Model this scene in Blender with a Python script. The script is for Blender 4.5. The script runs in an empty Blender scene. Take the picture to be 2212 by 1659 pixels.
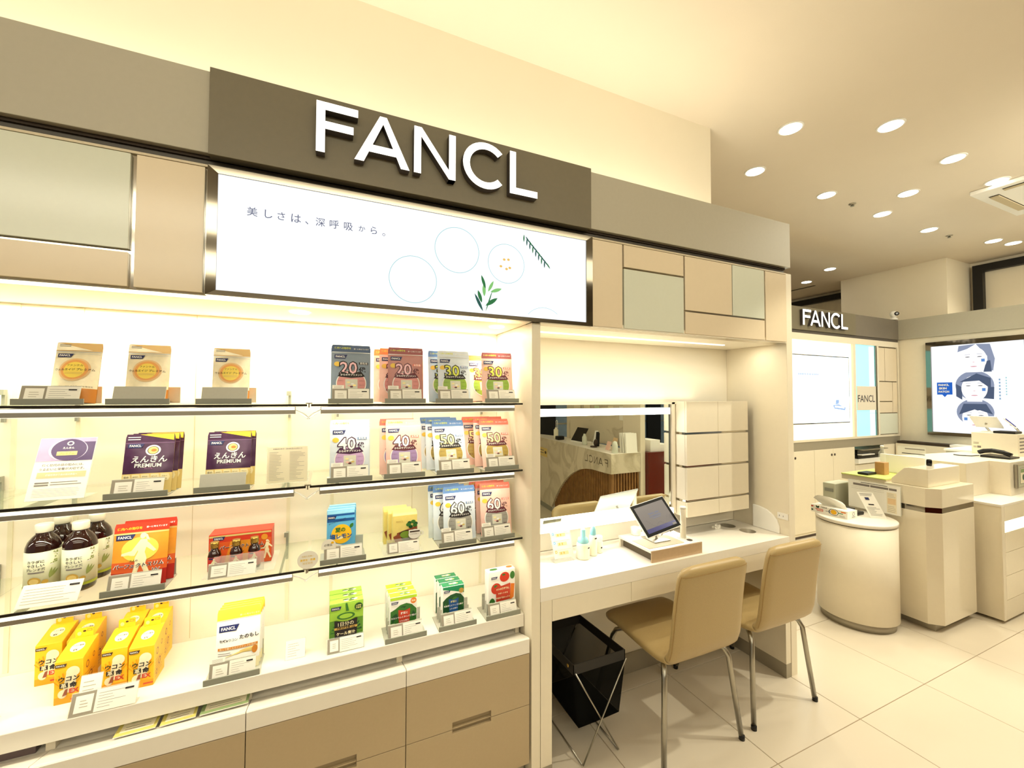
import bpy, bmesh, math, random
from mathutils import Vector, Matrix
random.seed(7)
PI = math.pi
C = bpy.context.scene.collection
S = bpy.context.scene

# ------------------------------------------------------------------ camera
cam_data = bpy.data.cameras.new('camera'); cam = bpy.data.objects.new('camera', cam_data); C.objects.link(cam)
S.camera = cam
cam_data.sensor_fit = 'HORIZONTAL'; cam_data.sensor_width = 36.0
cam_data.lens = 36.0 * 894.25 / 2212.0
cam_data.clip_start = 0.02; cam_data.clip_end = 100
yaw, pitch, roll = -0.41582457, 0.028049942, 0.0025555781
def cam_axes():
    Rz = Matrix.Rotation(yaw, 3, 'Z')
    r = Vector((1, 0, 0)); f = Vector((0, math.cos(pitch), math.sin(pitch))); u = Vector((0, -math.sin(pitch), math.cos(pitch)))
    r2 = r*math.cos(roll) + u*math.sin(roll); u2 = -r*math.sin(roll) + u*math.cos(roll)
    return Rz @ r2, Rz @ u2, Rz @ f
_r, _u, _f = cam_axes()
cam.matrix_world = Matrix(((_r.x, _u.x, -_f.x, 0), (_r.y, _u.y, -_f.y, 0), (_r.z, _u.z, -_f.z, 1.54), (0, 0, 0, 1)))

# ------------------------------------------------------------------ world, exposure, ambient
def lin(c):
    c = c/255.0
    return c/12.92 if c <= 0.04045 else ((c+0.055)/1.055)**2.4
def L3(rgb): return tuple(lin(v) for v in rgb)
w = bpy.data.worlds.new('world'); S.world = w; w.use_nodes = True
w.node_tree.nodes['Background'].inputs[0].default_value = (1.0, 0.96, 0.84, 1)
w.node_tree.nodes['Background'].inputs[1].default_value = 0.24
S.view_settings.view_transform = 'Standard'; S.view_settings.look = 'None'
S.view_settings.exposure = 0.06; S.view_settings.gamma = 1.0; S.view_settings.use_curve_mapping = False
try:
    S.cycles.max_bounces = 8; S.cycles.diffuse_bounces = 4; S.cycles.transparent_max_bounces = 12
    S.cycles.caustics_reflective = False; S.cycles.caustics_refractive = False
except Exception: pass
WARM = (1.0, 0.935, 0.73)
def area(name, loc, size, power, rot=(0, 0, 0), color=WARM, spread=PI):
    d = bpy.data.lights.new(name, 'AREA'); d.shape = 'RECTANGLE'; d.size, d.size_y = size; d.energy = power; d.color = color; d.spread = spread
    o = bpy.data.objects.new(name, d); C.objects.link(o); o.location = loc; o.rotation_euler = rot; return o
def spot(name, loc, power, angle=100, blend=0.6, target=None, color=WARM, radius=0.03):
    d = bpy.data.lights.new(name, 'SPOT'); d.energy = power; d.spot_size = math.radians(angle); d.spot_blend = blend; d.color = color; d.shadow_soft_size = radius
    o = bpy.data.objects.new(name, d); C.objects.link(o); o.location = loc
    if target: o.rotation_euler = (Vector(target)-Vector(loc)).to_track_quat('-Z', 'Y').to_euler()
    return o
# cove light hidden behind the fascia, washing the wall and ceiling above the shelves
area('cove_light', (-0.6, 1.74, 2.42), (5.6, 0.16), 26, (PI, 0, 0))
# LED strips recessed in the niche ceilings
area('niche_strip_left', (-0.35, 1.80, 1.833), (2.1, 0.05), 17, (0, 0, 0))
area('niche_strip_desk', (1.56, 1.64, 1.832), (1.45, 0.04), 3.4, (0, 0, 0))
# up-light on top of the mirror cabinet
area('mirror_top_light', (1.45, 1.83, 1.515), (1.2, 0.05), 0.6, (PI, 0, 0))
# unseen fill lights added behind the camera to brighten upright faces
for yy_ in (-1.6, -3.2):
    area('fill_light', (-0.2, yy_, 3.2), (6.5, 0.35), 27, (math.radians(74), 0, 0), spread=math.radians(110))
area('fill_light_far', (5.2, 0.5, 3.2), (2.6, 0.5), 60, (math.radians(42), 0, 0))  # unseen light added to brighten the far area
# glow of the two mirror lamp bars on the desk
area('mirror_lamp_upper', (1.265, 1.748, 1.455), (0.92, 0.03), 2.8, (math.radians(-40), 0, 0), (1.0, 0.97, 0.88))
area('mirror_lamp_lower', (1.265, 1.726, 0.911), (0.92, 0.03), 1.1, (math.radians(-50), 0, 0), (1.0, 0.97, 0.88))
# ceiling downlights: (x, y, spot-type)
CEIL = 3.28
DOWN = [(2.717,1.686,0),(3.274,1.407,0),(2.99,2.128,0),(4.144,1.422,0),(3.906,2.132,0),(4.506,1.828,1),(4.798,2.142,0),(5.696,2.149,0),
        (4.904,1.431,0),(6.753,2.013,1),(7.05,1.95,0),(6.23,3.376,1),(6.618,3.91,1)]
for i, (x, y, k) in enumerate(DOWN):
    spot('downlight_beam', (x, y, CEIL-0.03), 56 if k else 22, 110 if not k else 70, 0.8, (x, y, 0), radius=0.05)
for (x, y, pw) in [(2.35,-0.75,7),(0.9,-0.75,8),(-0.8,-0.75,34),(3.9,-0.4,40),(0.2,0.2,13),(-1.4,0.1,38),(5.2,0.2,46),(1.75,0.45,9),(6.3,0.7,50),(3.1,0.15,12)]:  # unseen ceiling spots added to light the rest of the room
    spot('room_fill_spot', (x, y, CEIL-0.03), pw*0.62, 105, 0.7, (x, y, 0), radius=0.05)

# two aimed spotlights over the aisle throwing the chair shadows
spot('track_spot', (3.15, 0.70, 3.22), 125, 56, 0.35, (1.95, 1.2, 0), radius=0.035)
spot('track_spot', (4.9, 0.2, 3.22), 70, 48, 0.4, (2.9, 1.0, 0), radius=0.035)

# ------------------------------------------------------------------ materials
MATS = {}
def mat(name, rgb=(200,200,200), rough=0.5, metal=0.0, emit=None, es=1.0, noise=0.0, nscale=40, bump=0.0, bscale=200, trans=0.0, alpha=1.0, spec=0.5, coat=0.0, ior=1.45):
    if name in MATS: return MATS[name]
    m = bpy.data.materials.new(name); m.use_nodes = True; nt = m.node_tree; p = nt.nodes['Principled BSDF']
    col = L3(rgb) + (1,)
    p.inputs['Base Color'].default_value = col; p.inputs['Roughness'].default_value = rough; p.inputs['Metallic'].default_value = metal
    p.inputs['Specular IOR Level'].default_value = spec; p.inputs['IOR'].default_value = ior
    p.inputs['Transmission Weight'].default_value = trans; p.inputs['Alpha'].default_value = alpha; p.inputs['Coat Weight'].default_value = coat
    if emit is not None:
        p.inputs['Emission Color'].default_value = L3(emit) + (1,); p.inputs['Emission Strength'].default_value = es
    tc = None
    if noise or bump:
        tc = nt.nodes.new('ShaderNodeTexCoord')
    if noise:
        n = nt.nodes.new('ShaderNodeTexNoise'); n.inputs['Scale'].default_value = nscale; n.inputs['Detail'].default_value = 4
        nt.links.new(tc.outputs['Object'], n.inputs['Vector'])
        r = nt.nodes.new('ShaderNodeValToRGB')
        r.color_ramp.elements[0].position = 0.3; r.color_ramp.elements[1].position = 0.7
        r.color_ramp.elements[0].color = tuple(min(1, v*(1-noise)) for v in col[:3]) + (1,)
        r.color_ramp.elements[1].color = tuple(min(1, v*(1+noise*0.5)) for v in col[:3]) + (1,)
        nt.links.new(n.outputs['Fac'], r.inputs['Fac']); nt.links.new(r.outputs['Color'], p.inputs['Base Color'])
    if bump:
        n2 = nt.nodes.new('ShaderNodeTexNoise'); n2.inputs['Scale'].default_value = bscale
        nt.links.new(tc.outputs['Object'], n2.inputs['Vector'])
        b = nt.nodes.new('ShaderNodeBump'); b.inputs['Strength'].default_value = bump; b.inputs['Distance'].default_value = 0.002
        nt.links.new(n2.outputs['Fac'], b.inputs['Height']); nt.links.new(b.outputs['Normal'], p.inputs['Normal'])
    MATS[name] = m; return m
def M(n): return MATS[n]
mat('wall_paint', (238,228,206), 0.85, noise=0.015, nscale=3, bump=0.05)
mat('ceiling_paint', (236,224,206), 0.9, noise=0.02, nscale=2)
mat('niche_white', (246,238,220), 0.6, noise=0.01, nscale=5)
mat('laminate', (238,228,206), 0.38, noise=0.012, nscale=30)
mat('laminate_edge', (214,200,172), 0.45)
mat('desk_top', (244,238,226), 0.3, noise=0.01)
mat('grey_fascia', (184,178,160), 0.42, noise=0.02, nscale=60)
mat('sign_board', (120,112,92), 0.4, noise=0.03, nscale=50)
mat('dark_recess', (88,82,74), 0.5)
mat('recess_shade', (96,84,66), 0.6)
mat('chrome', (196,190,178), 0.09, 1.0)
mat('dark_chrome', (124,117,104), 0.07, 1.0)
mat('steel', (176,172,160), 0.28, 1.0)
mat('alu', (190,186,174), 0.35, 0.9)
mat('frosted_glass', (222,226,210), 0.16, spec=0.6, noise=0.01, nscale=80)
mat('beige_panel', (234,218,190), 0.18, spec=0.5, noise=0.01)
mat('drawer_beige', (184,164,130), 0.32, noise=0.02, nscale=90)
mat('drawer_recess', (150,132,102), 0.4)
mat('seam', (58,46,34), 0.8)
mat('tile', (222,211,192), 0.28, noise=0.03, nscale=2.2, bump=0.03, bscale=60)
mat('grout', (176,152,124), 0.9)
mat('kick_grey', (168,160,142), 0.4, 0.3)
mat('letter_face', (255,255,255), 0.5, emit=(255,253,250), es=1.15)
mat('letter_side', (74,68,66), 0.5)
mat('screen_white', (20,20,20), 0.3, emit=(246,250,255), es=1.08)
mat('led', (255,255,255), 0.5, emit=(255,246,214), es=2.2); mat('led_bar', (200,200,200), 0.5, emit=(255,248,222), es=1.1)
mat('led_mirror', (255,255,255), 0.5, emit=(255,252,240), es=3.0)
mat('lamp_disc', (255,255,255), 0.5, emit=(255,252,240), es=6.0)
mat('lamp_spot', (255,255,255), 0.5, emit=(255,252,240), es=16.0)
mat('shelf_glass', (196,206,170), 0.03, alpha=0.16, spec=0.6)
mat('glass_edge', (38,34,28), 0.15)
mat('acrylic', (240,244,236), 0.05, alpha=0.22, spec=0.6)
mat('tray_grey', (188,186,172), 0.5, noise=0.02, nscale=120)
mat('tray_dark', (146,147,134), 0.5)
mat('tag_grey', (158,150,134), 0.6)
mat('white', (250,248,242), 0.5)
mat('paper', (250,247,236), 0.7)
mat('paper_warm', (246,236,208), 0.7)
mat('ink', (34,28,30), 0.6)
mat('ink_soft', (130,122,116), 0.7)
mat('ink_faint', (190,182,166), 0.7)
mat('ink_print', (88,92,110), 0.7, emit=(88,92,110), es=0.5)
mat('black', (14,12,12), 0.45)
mat('black_gloss', (12,11,12), 0.08)
mat('black_cloth', (16,16,15), 0.75, bump=0.2, bscale=600)
mat('mirror', (232,236,226), 0.0, 1.0)
mat('leather', (180,156,108), 0.34, noise=0.05, nscale=300, bump=0.12, bscale=500)
mat('leather_seam', (160,128,74), 0.6)
mat('navy', (32,40,92), 0.4)
mat('gold', (206,168,90), 0.3, 0.6)

# ------------------------------------------------------------------ mesh builder
_text_cache = {}
def text_geo(s, bold=0.0):
    key = (s, bold)
    if key in _text_cache: return _text_cache[key]
    cu = bpy.data.curves.new('t', 'FONT'); cu.body = s; cu.size = 1.0; cu.align_x = 'CENTER'; cu.align_y = 'CENTER'
    cu.resolution_u = 2; cu.offset = bold; cu.fill_mode = 'FRONT'
    ob = bpy.data.objects.new('t', cu)
    me = bpy.data.meshes.new_from_object(ob)
    vs = [(v.co.x, v.co.y) for v in me.vertices]; fs = [tuple(p.vertices) for p in me.polygons]
    if vs:
        xs = [v[0] for v in vs]; ys = [v[1] for v in vs]
        cx, cy = (min(xs)+max(xs))/2, (min(ys)+max(ys))/2; wd = max(xs)-min(xs); ht = max(ys)-min(ys)
        vs = [(a-cx, b-cy) for a, b in vs]
    else: wd = ht = 1
    bpy.data.objects.remove(ob); bpy.data.curves.remove(cu); bpy.data.meshes.remove(me)
    _text_cache[key] = (vs, fs, wd, ht); return _text_cache[key]

class MB:
    def __init__(s): s.v = []; s.f = []; s.fm = []; s.mats = []; s.sm = []
    def mi(s, m):
        if m not in s.mats: s.mats.append(m)
        return s.mats.index(m)
    def add(s, vs, fs, m, smooth=False):
        b = len(s.v); s.v += [tuple(v) for v in vs]; k = s.mi(m)
        for f in fs: s.f.append(tuple(b+i for i in f)); s.fm.append(k); s.sm.append(smooth)
        return s
    def box(s, x0, x1, y0, y1, z0, z1, m):
        vs = [(x0,y0,z0),(x1,y0,z0),(x1,y1,z0),(x0,y1,z0),(x0,y0,z1),(x1,y0,z1),(x1,y1,z1),(x0,y1,z1)]
        return s.add(vs, [(0,3,2,1),(4,5,6,7),(0,1,5,4),(1,2,6,5),(2,3,7,6),(3,0,4,7)], m)
    def obox(s, T, sx, sy, sz, m):   # oriented box: T matrix, centre-bottom origin
        vs = []
        for z in (0, sz):
            for x, y in ((-sx/2,-sy/2),(sx/2,-sy/2),(sx/2,sy/2),(-sx/2,sy/2)): vs.append(tuple(T @ Vector((x,y,z))))
        return s.add(vs, [(0,3,2,1),(4,5,6,7),(0,1,5,4),(1,2,6,5),(2,3,7,6),(3,0,4,7)], m)
    def prism(s, poly, fn0, fn1, m, mside=None, smooth=False):   # poly of 2-D points, fn0/fn1 map to the two faces
        n = len(poly); a = [fn0(p) for p in poly]; b = [fn1(p) for p in poly]
        s.add(a+b, [tuple(range(n)), tuple(range(2*n-1, n-1, -1))], m)
        s.add(a+b, [(i, i+n, (i+1) % n+n, (i+1) % n) for i in range(n)], mside or m, smooth); return s
    def zprism(s, poly, z0, z1, m, mside=None, smooth=False):
        return s.prism(poly, lambda p: (p[0],p[1],z1), lambda p: (p[0],p[1],z0), m, mside, smooth)
    def xprism(s, poly, x0, x1, m, mside=None, smooth=False):    # poly in (y,z)
        return s.prism(poly, lambda p: (x0,p[0],p[1]), lambda p: (x1,p[0],p[1]), m, mside, smooth)
    def yprism(s, poly, y0, y1, m, mside=None, smooth=False):    # poly in (x,z)
        return s.prism(poly, lambda p: (p[0],y0,p[1]), lambda p: (p[0],y1,p[1]), m, mside, smooth)
    def tube(s, pts, r, m, n=10, closed=False, r_end=None):
        pts = [Vector(p) for p in pts]; rings = []; N = len(pts); up = None
        for i, p in enumerate(pts):
            if closed: t = (pts[(i+1) % N]-pts[i-1])
            else: t = (pts[min(i+1, N-1)]-pts[max(i-1, 0)])
            t.normalize()
            if up is None:
                up = Vector((0,0,1)) if abs(t.z) < 0.9 else Vector((1,0,0))
            a = t.cross(up).normalized(); b = a.cross(t).normalized(); up = b
            rr = r if r_end is None else r + (r_end-r)*i/(N-1)
            rings.append([tuple(p + a*math.cos(2*PI*k/n)*rr + b*math.sin(2*PI*k/n)*rr) for k in range(n)])
        vs = [v for g in rings for v in g]; fs = []
        for i in range(N if closed else N-1):
            j = (i+1) % N
            for k in range(n): fs.append((i*n+k, i*n+(k+1) % n, j*n+(k+1) % n, j*n+k))
        s.add(vs, fs, m, True)
        if not closed: s.add(vs, [tuple(range(n-1,-1,-1)), tuple(range((N-1)*n, N*n))], m)
        return s
    def lathe(s, prof, m, c=(0,0,0), n=24, sx=1, sy=1, mats=None):
        vs = []
        for r, z in prof:
            for k in range(n): vs.append((c[0]+r*sx*math.cos(2*PI*k/n), c[1]+r*sy*math.sin(2*PI*k/n), c[2]+z))
        P = len(prof)
        for i in range(P-1):
            fs = [(i*n+k, i*n+(k+1) % n, (i+1)*n+(k+1) % n, (i+1)*n+k) for k in range(n)]
            b = len(s.v); s.v += []  # keep simple: add per band so that a band can have its own material
            s.add(vs[i*n:(i+2)*n], [(k, (k+1) % n, n+(k+1) % n, n+k) for k in range(n)], (mats[i] if mats else m), True)
        s.add(vs[:n], [tuple(range(n-1,-1,-1))], mats[0] if mats else m)
        s.add(vs[(P-1)*n:], [tuple(range(n))], mats[-1] if mats else m)
        return s
    def build(s, name, parent=None, bevel=0, world=True, kind=None, label=None, seg=2, weld=True):
        off = Vector((0,0,0))
        if parent is not None and world:
            p = parent
            while p is not None: off += p.location; p = p.parent
        me = bpy.data.meshes.new(name)
        me.from_pydata([(v[0]-off.x, v[1]-off.y, v[2]-off.z) for v in s.v], [], s.f)
        for m in s.mats: me.materials.append(M(m) if isinstance(m, str) else m)
        me.polygons.foreach_set('material_index', s.fm); me.polygons.foreach_set('use_smooth', s.sm)
        if bevel or weld:
            bm = bmesh.new(); bm.from_mesh(me)
            bmesh.ops.remove_doubles(bm, verts=bm.verts, dist=1e-6)
            if weld: bmesh.ops.recalc_face_normals(bm, faces=bm.faces)
            bm.to_mesh(me); bm.free()
        me.update()
        o = bpy.data.objects.new(name, me); C.objects.link(o); MB.last = o.name
        if parent is not None: o.parent = parent
        if bevel:
            b = o.modifiers.new('bevel', 'BEVEL'); b.width = bevel; b.segments = seg; b.limit_method = 'ANGLE'; b.angle_limit = math.radians(40)
            b.harden_normals = False
        if kind: o['kind'] = kind
        if label: o['label'] = label
        return o

def thing(name, label, cat, loc=(0,0,0), rotz=0, group=None, rotx=0):
    o = bpy.data.objects.new(name, None); C.objects.link(o); o.empty_display_size = 0.05
    o.location = loc; o.rotation_euler = (rotx, 0, rotz); o['label'] = label; o['category'] = cat
    if group: o['group'] = group
    return o
def tag(o, label, cat, group=None):
    o['label'] = label; o['category'] = cat
    if group: o['group'] = group
    return o
def dup(root, loc=None, label=None, rotz=None, group=None, rotx=None):
    r = root.copy(); C.objects.link(r)
    if loc is not None: r.location = loc
    if rotz is not None: r.rotation_euler[2] = rotz
    if rotx is not None: r.rotation_euler[0] = rotx
    if label: r['label'] = label
    if group: r['group'] = group
    for ch in list(root.children):
        c = ch.copy(); C.objects.link(c); c.parent = r
        for g in ch.children:
            d = g.copy(); C.objects.link(d); d.parent = c
    return r

# printed graphics laid on a surface; fn(u, v, layer) gives the point
class G(MB):
    def __init__(s, fn, step=0.02): super().__init__(); s.fn_ = fn; s.step = step; s.k_ = 0
    @property
    def fn(s):
        return lambda u, v, l: s.fn_(u, v, l+s.k_*0.02)
    @fn.setter
    def fn(s, f): s.fn_ = f
    def add(s, vs, fs, m, smooth=False): s.k_ = (s.k_+1) % 30; return super().add(vs, fs, m, smooth)
    def grid(s, quad, m, layer=1):    # quad: 4 (u,v) corners
        (a, b, c, d) = quad
        nx = max(1, int(math.ceil(max(math.dist(a, b), math.dist(d, c))/s.step))); ny = max(1, int(math.ceil(max(math.dist(a, d), math.dist(b, c))/s.step)))
        vs = []
        for j in range(ny+1):
            for i in range(nx+1):
                x, y = i/nx, j/ny
                u = (a[0]*(1-x)+b[0]*x)*(1-y)+(d[0]*(1-x)+c[0]*x)*y; v = (a[1]*(1-x)+b[1]*x)*(1-y)+(d[1]*(1-x)+c[1]*x)*y
                vs.append(s.fn(u, v, layer))
        fs = [(j*(nx+1)+i, j*(nx+1)+i+1, (j+1)*(nx+1)+i+1, (j+1)*(nx+1)+i) for j in range(ny) for i in range(nx)]
        s.add(vs, fs, m, True); return s
    def rect(s, u0, u1, v0, v1, m, layer=1): return s.grid([(u0,v0),(u1,v0),(u1,v1),(u0,v1)], m, layer)
    def ell(s, cu, cv, ru, rv, m, layer=1, n=28, a0=0, a1=2*PI, inner=0.0):
        K = max(2, int(max(ru, rv)/s.step)+1); vs = []; full = abs(a1-a0-2*PI) < 1e-6
        nn = n if full else n+1
        for k in range(K+1):
            q = inner+(1-inner)*k/K
            for i in range(nn):
                t = a0+(a1-a0)*i/n; vs.append(s.fn(cu+ru*q*math.cos(t), cv+rv*q*math.sin(t), layer))
        fs = []
        for k in range(K):
            for i in range(n):
                j = (i+1) % nn; fs.append((k*nn+i, k*nn+j, (k+1)*nn+j, (k+1)*nn+i))
        s.add(vs, fs, m, True); return s
    def poly(s, pts, m, layer=1):
        cx = sum(p[0] for p in pts)/len(pts); cy = sum(p[1] for p in pts)/len(pts)
        n = len(pts); vs = []
        K = 3
        vs.append(s.fn(cx, cy, layer))
        for k in range(1, K+1):
            for p in pts: vs.append(s.fn(cx+(p[0]-cx)*k/K, cy+(p[1]-cy)*k/K, layer))
        fs = [(0, 1+i, 1+(i+1) % n) for i in range(n)]
        for k in range(1, K):
            for i in range(n): fs.append((1+(k-1)*n+i, 1+k*n+i, 1+k*n+(i+1) % n, 1+(k-1)*n+(i+1) % n))
        s.add(vs, fs, m); return s
    def text(s, t, cu, cv, h, m, layer=2, w=None, bold=0.0, rot=0, sx=1.0, skew=0.0):
        vs, fs, wd, ht = text_geo(t, bold)
        k = h/0.72 if w is None else w/wd      # h is cap height; w forces the width
        kx = k*sx; ky = k if (w is None or not h) else h/ht
        ca, sa = math.cos(rot), math.sin(rot); out = []
        for x, y in vs:
            a, b = x*kx+y*ky*skew, y*ky
            out.append(s.fn(cu+a*ca-b*sa, cv+a*sa+b*ca, layer))
        s.add(out, fs, m); return s
    def lines(s, u0, u1, v0, v1, n, m, layer=1, t=0.25, rag=0.4):
        dv = (v1-v0)/n
        for i in range(n):
            e = u1-(u1-u0)*rag*random.random(); vv = v1-dv*(i+0.5)
            s.rect(u0, e, vv-dv*t/2, vv+dv*t/2, m, layer)
        return s
    def build(s, name, parent=None, **k):
        k.setdefault('world', False); k.setdefault('weld', False); return MB.build(s, name, parent, **k)
def plane_fn(o, U, V, N=(0,-1,0), eps=0.0005):
    o, U, V, N = Vector(o), Vector(U), Vector(V), Vector(N)
    return lambda u, v, l: tuple(o+U*u+V*v+N*(eps*l))

# the letters of the shop sign as real strokes; returns polygons in units of letter height
def sign_letters(st=0.155):
    out = []
    def bar(x0, y0, x1, y1): return [(x0,y0),(x1,y0),(x1,y1),(x0,y1)]
    F = [bar(0,0,st,1), bar(st,1-st,0.74,1), bar(st,0.47,0.66,0.47+st)]
    A = [[(0,0),(st*1.12,0),(0.60,1.0),(0.47,1.0)], [(1.06,0),(1.06-st*1.12,0),(0.47,1.0),(0.60,1.0)], [(0.235,0.22),(0.825,0.22),(0.765,0.22+st),(0.295,0.22+st)]]
    N = [bar(0,0,st,1), bar(0.78,0,0.78+st,1), [(0,1),(st*1.05,1),(0.78+st,0),(0.78,0)]]
    R, r = 0.53, 0.53-st; Cc = []
    a0, a1, n = math.radians(43), math.radians(317), 26
    ou = [(R+R*math.cos(a0+(a1-a0)*i/n), 0.5+R*math.sin(a0+(a1-a0)*i/n)) for i in range(n+1)]
    inn = [(R+r*math.cos(a0+(a1-a0)*i/n), 0.5+r*math.sin(a0+(a1-a0)*i/n)) for i in range(n+1)]
    for i in range(n): Cc.append([ou[i], ou[i+1], inn[i+1], inn[i]])
    Lq = [bar(0,0,st,1), bar(st,0,0.72,st)]
    return {'F':(F,0.74),'A':(A,1.06),'N':(N,0.935),'C':(Cc,0.94),'L':(Lq,0.72)}
LET = sign_letters()
def letter_mesh(ch, x0, z0, wd, ht, yf, yb, mf, ms, name='letter', parent=None, axis='x', lab=None):
    polys, wn = LET[ch]; mb = MB(); sx = wd/wn
    for P in polys:
        pts = [(x0+p[0]*sx, z0+p[1]*ht) for p in P]; n = len(pts)
        a = [(p[0], yf, p[1]) for p in pts]; b = [(p[0], yb, p[1]) for p in pts]
        if ch == 'C':
            mb.add(a, [(0,1,2,3)], mf); mb.add(a+b, [(0,1,5,4),(2,3,7,6)], ms)
            if P is polys[0]: mb.add(a+b, [(0,3,7,4)], ms)
            if P is polys[-1]: mb.add(a+b, [(1,2,6,5)], ms)
        else:
            yo = 0.0002*polys.index(P)
            a = [(q[0], yf-yo, q[2]) for q in a]
            mb.add(a, [tuple(range(n))], mf); mb.add(a+b, [(i, (i+1) % n, (i+1) % n+n, i+n) for i in range(n)], ms)
    return mb.build(name, parent, weld=False, label=lab)

def LASTN(): return MB.last

# ================================================================== SETTING
def struct(mb, name, parent=None, **k):
    o = mb.build(name, parent, **k)
    if parent is None: o['kind'] = 'structure'
    return o
floor = MB().box(-4, 9, -4.6, 5.2, -0.06, -0.004, 'grout').build('floor'); floor['kind'] = 'structure'
tl = bpy.data.meshes.new('tile')
tb = MB().box(-0.2985, 0.2985, -0.2985, 0.2985, -0.012, 0, 'tile')
tile0 = tb.build('tile', floor, bevel=0.0012, seg=1); tile0.location = (1.742+0.3, 1.176-0.3, 0)
first = True
for i in range(-5, 12):
    for j in range(-7, 4):
        cx, cy = 1.742+0.6*i+0.3, 1.176+0.6*j+0.3
        if cx > 8.3 or cy > 3.6: continue
        if (i, j) == (0, -1): continue
        t = tile0.copy(); C.objects.link(t); t.location = (cx, cy, 0)
ceiling = struct(MB().box(-4, 9, -4.6, 5.2, CEIL, CEIL+0.08, 'ceiling_paint'), 'ceiling')
# slot in the far ceiling
MB().box(6.93, 6.97, 3.98, 4.6, CEIL-0.004, CEIL-0.001, 'black').build('slot_diffuser', ceiling)
# shop wall above the fascia
struct(MB().box(-4, 2.244, 1.90, 1.98, 0, CEIL, 'wall_paint').box(2.164, 2.244, 1.98, 4.9, 2.2, CEIL, 'wall_paint'), 'wall_rear')
struct(MB().box(2.244, 2.40, 1.90, 1.98, 0, 2.235, 'laminate'), 'wall_cabinet_back')
struct(MB().box(3.2, 6.80, 3.12, 3.20, 0, 2.5, 'laminate'), 'wall_far')
struct(MB().box(6.76, 6.84, -1.6, 2.98, 0, 2.5, 'laminate'), 'wall_right')
# structural column block standing behind the fascia
struct(MB().box(7.03, 7.75, 2.50, 3.665, 0, CEIL, 'wall_paint'), 'wall_column')
struct(MB().box(7.68, 7.76, -2, 5.2, 0, CEIL, 'wall_paint'), 'wall_outer')
tr = MB().box(7.60, 7.68, 3.67, 5.2, 3.14, 3.23, 'black'); struct(tr, 'trim_1')
tr = MB().box(7.60, 7.68, 2.37, 2.46, 2.4, 3.23, 'black').box(7.60, 7.68, -1.0, 2.37, 3.14, 3.23, 'black'); struct(tr, 'trim_2')
struct(MB().box(-4, 9, 5.12, 5.2, 0, CEIL, 'wall_paint'), 'wall_back')
# shop front behind the camera, seen only in the mirror
fr = MB()
for x0, x1 in ((3.2, 4.15), (4.6, 5.7), (5.78, 7.2), (7.62, 9.0)): fr.box(x0, x1, -4.52, -4.50, 0.0, 2.9, 'front_pane')
mat('front_pane', (112, 126, 130), 0.15, noise=0.4, nscale=2.2, emit=(120,136,142), es=0.25)
wf = MB()
wf.box(-4, 3.2, -4.6, -4.52, 0, CEIL, 'wall_paint').box(3.2, 9, -4.6, -4.52, 2.9, CEIL, 'wall_paint')
struct(wf, 'wall_front')
w1 = struct(fr, 'window_1')
for x0, x1 in ((4.15, 4.6), (5.7, 5.78), (7.2, 7.62)): MB().box(x0, x1, -4.52, -4.44, 0, 2.9, 'black').build('mullion', w1)
for z in (0.9, 1.15, 1.5): MB().box(3.2, 9.0, -4.50, -4.48, z, z+0.03, 'steel').build('rail', w1)

# ================================================================== CEILING FIXTURES
def downlight(x, y, k, lab):
    t = thing('downlight', lab, 'light', (x, y, CEIL))
    MB().lathe([(0.072,-0.004),(0.074,0.0),(0.066,-0.006),(0.064,-0.005)], 'white', (x,y,CEIL), 28).build('trim_ring', t)
    MB().lathe([(0.0605,-0.0068),(0.060,-0.0072)], 'lamp_spot' if k else 'lamp_disc', (x,y,CEIL), 28).build('lamp', t)
dl_labels = ['round ceiling downlight nearest to the corner of the shop wall, largest in view','large round ceiling downlight at the upper right, right of the largest one',
 'round ceiling downlight just right of the upper wall corner','round ceiling downlight above the air conditioner corner, at the right edge','round ceiling downlight left of the small sprinkler head in the middle ceiling',
 'glaring round spotlight in the middle of the ceiling','small round ceiling downlight below the glaring middle spotlight','small round ceiling downlight between the glaring spot and the far column','round ceiling downlight touching the air conditioner edge',
 'glaring spotlight near the far right wall, left of a flat downlight','flattened small downlight farthest right near the black frame','small spotlight above the lettered far fascia, right of the smallest one','smallest spotlight over the far dark recess, beside the end panel']
for (x, y, k), l in zip(DOWN, dl_labels): downlight(x, y, k, l)
def sprinkler(x, y, lab):
    t = thing('sprinkler_head', lab, 'sprinkler', (x, y, CEIL))
    MB().lathe([(0.028,0.0),(0.028,-0.004),(0.012,-0.006),(0.010,-0.02)], 'steel', (x,y,CEIL), 16).build('rose', t)
    MB().lathe([(0.016,-0.022),(0.016,-0.024)], 'tray_dark', (x,y,CEIL), 16).build('deflector', t)
sprinkler(4.298, 2.137, 'small sprinkler head on the ceiling beside the middle downlights')
sprinkler(6.10, 2.14, 'tiny sprinkler head on the far ceiling, left of the far glaring spot')
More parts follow.
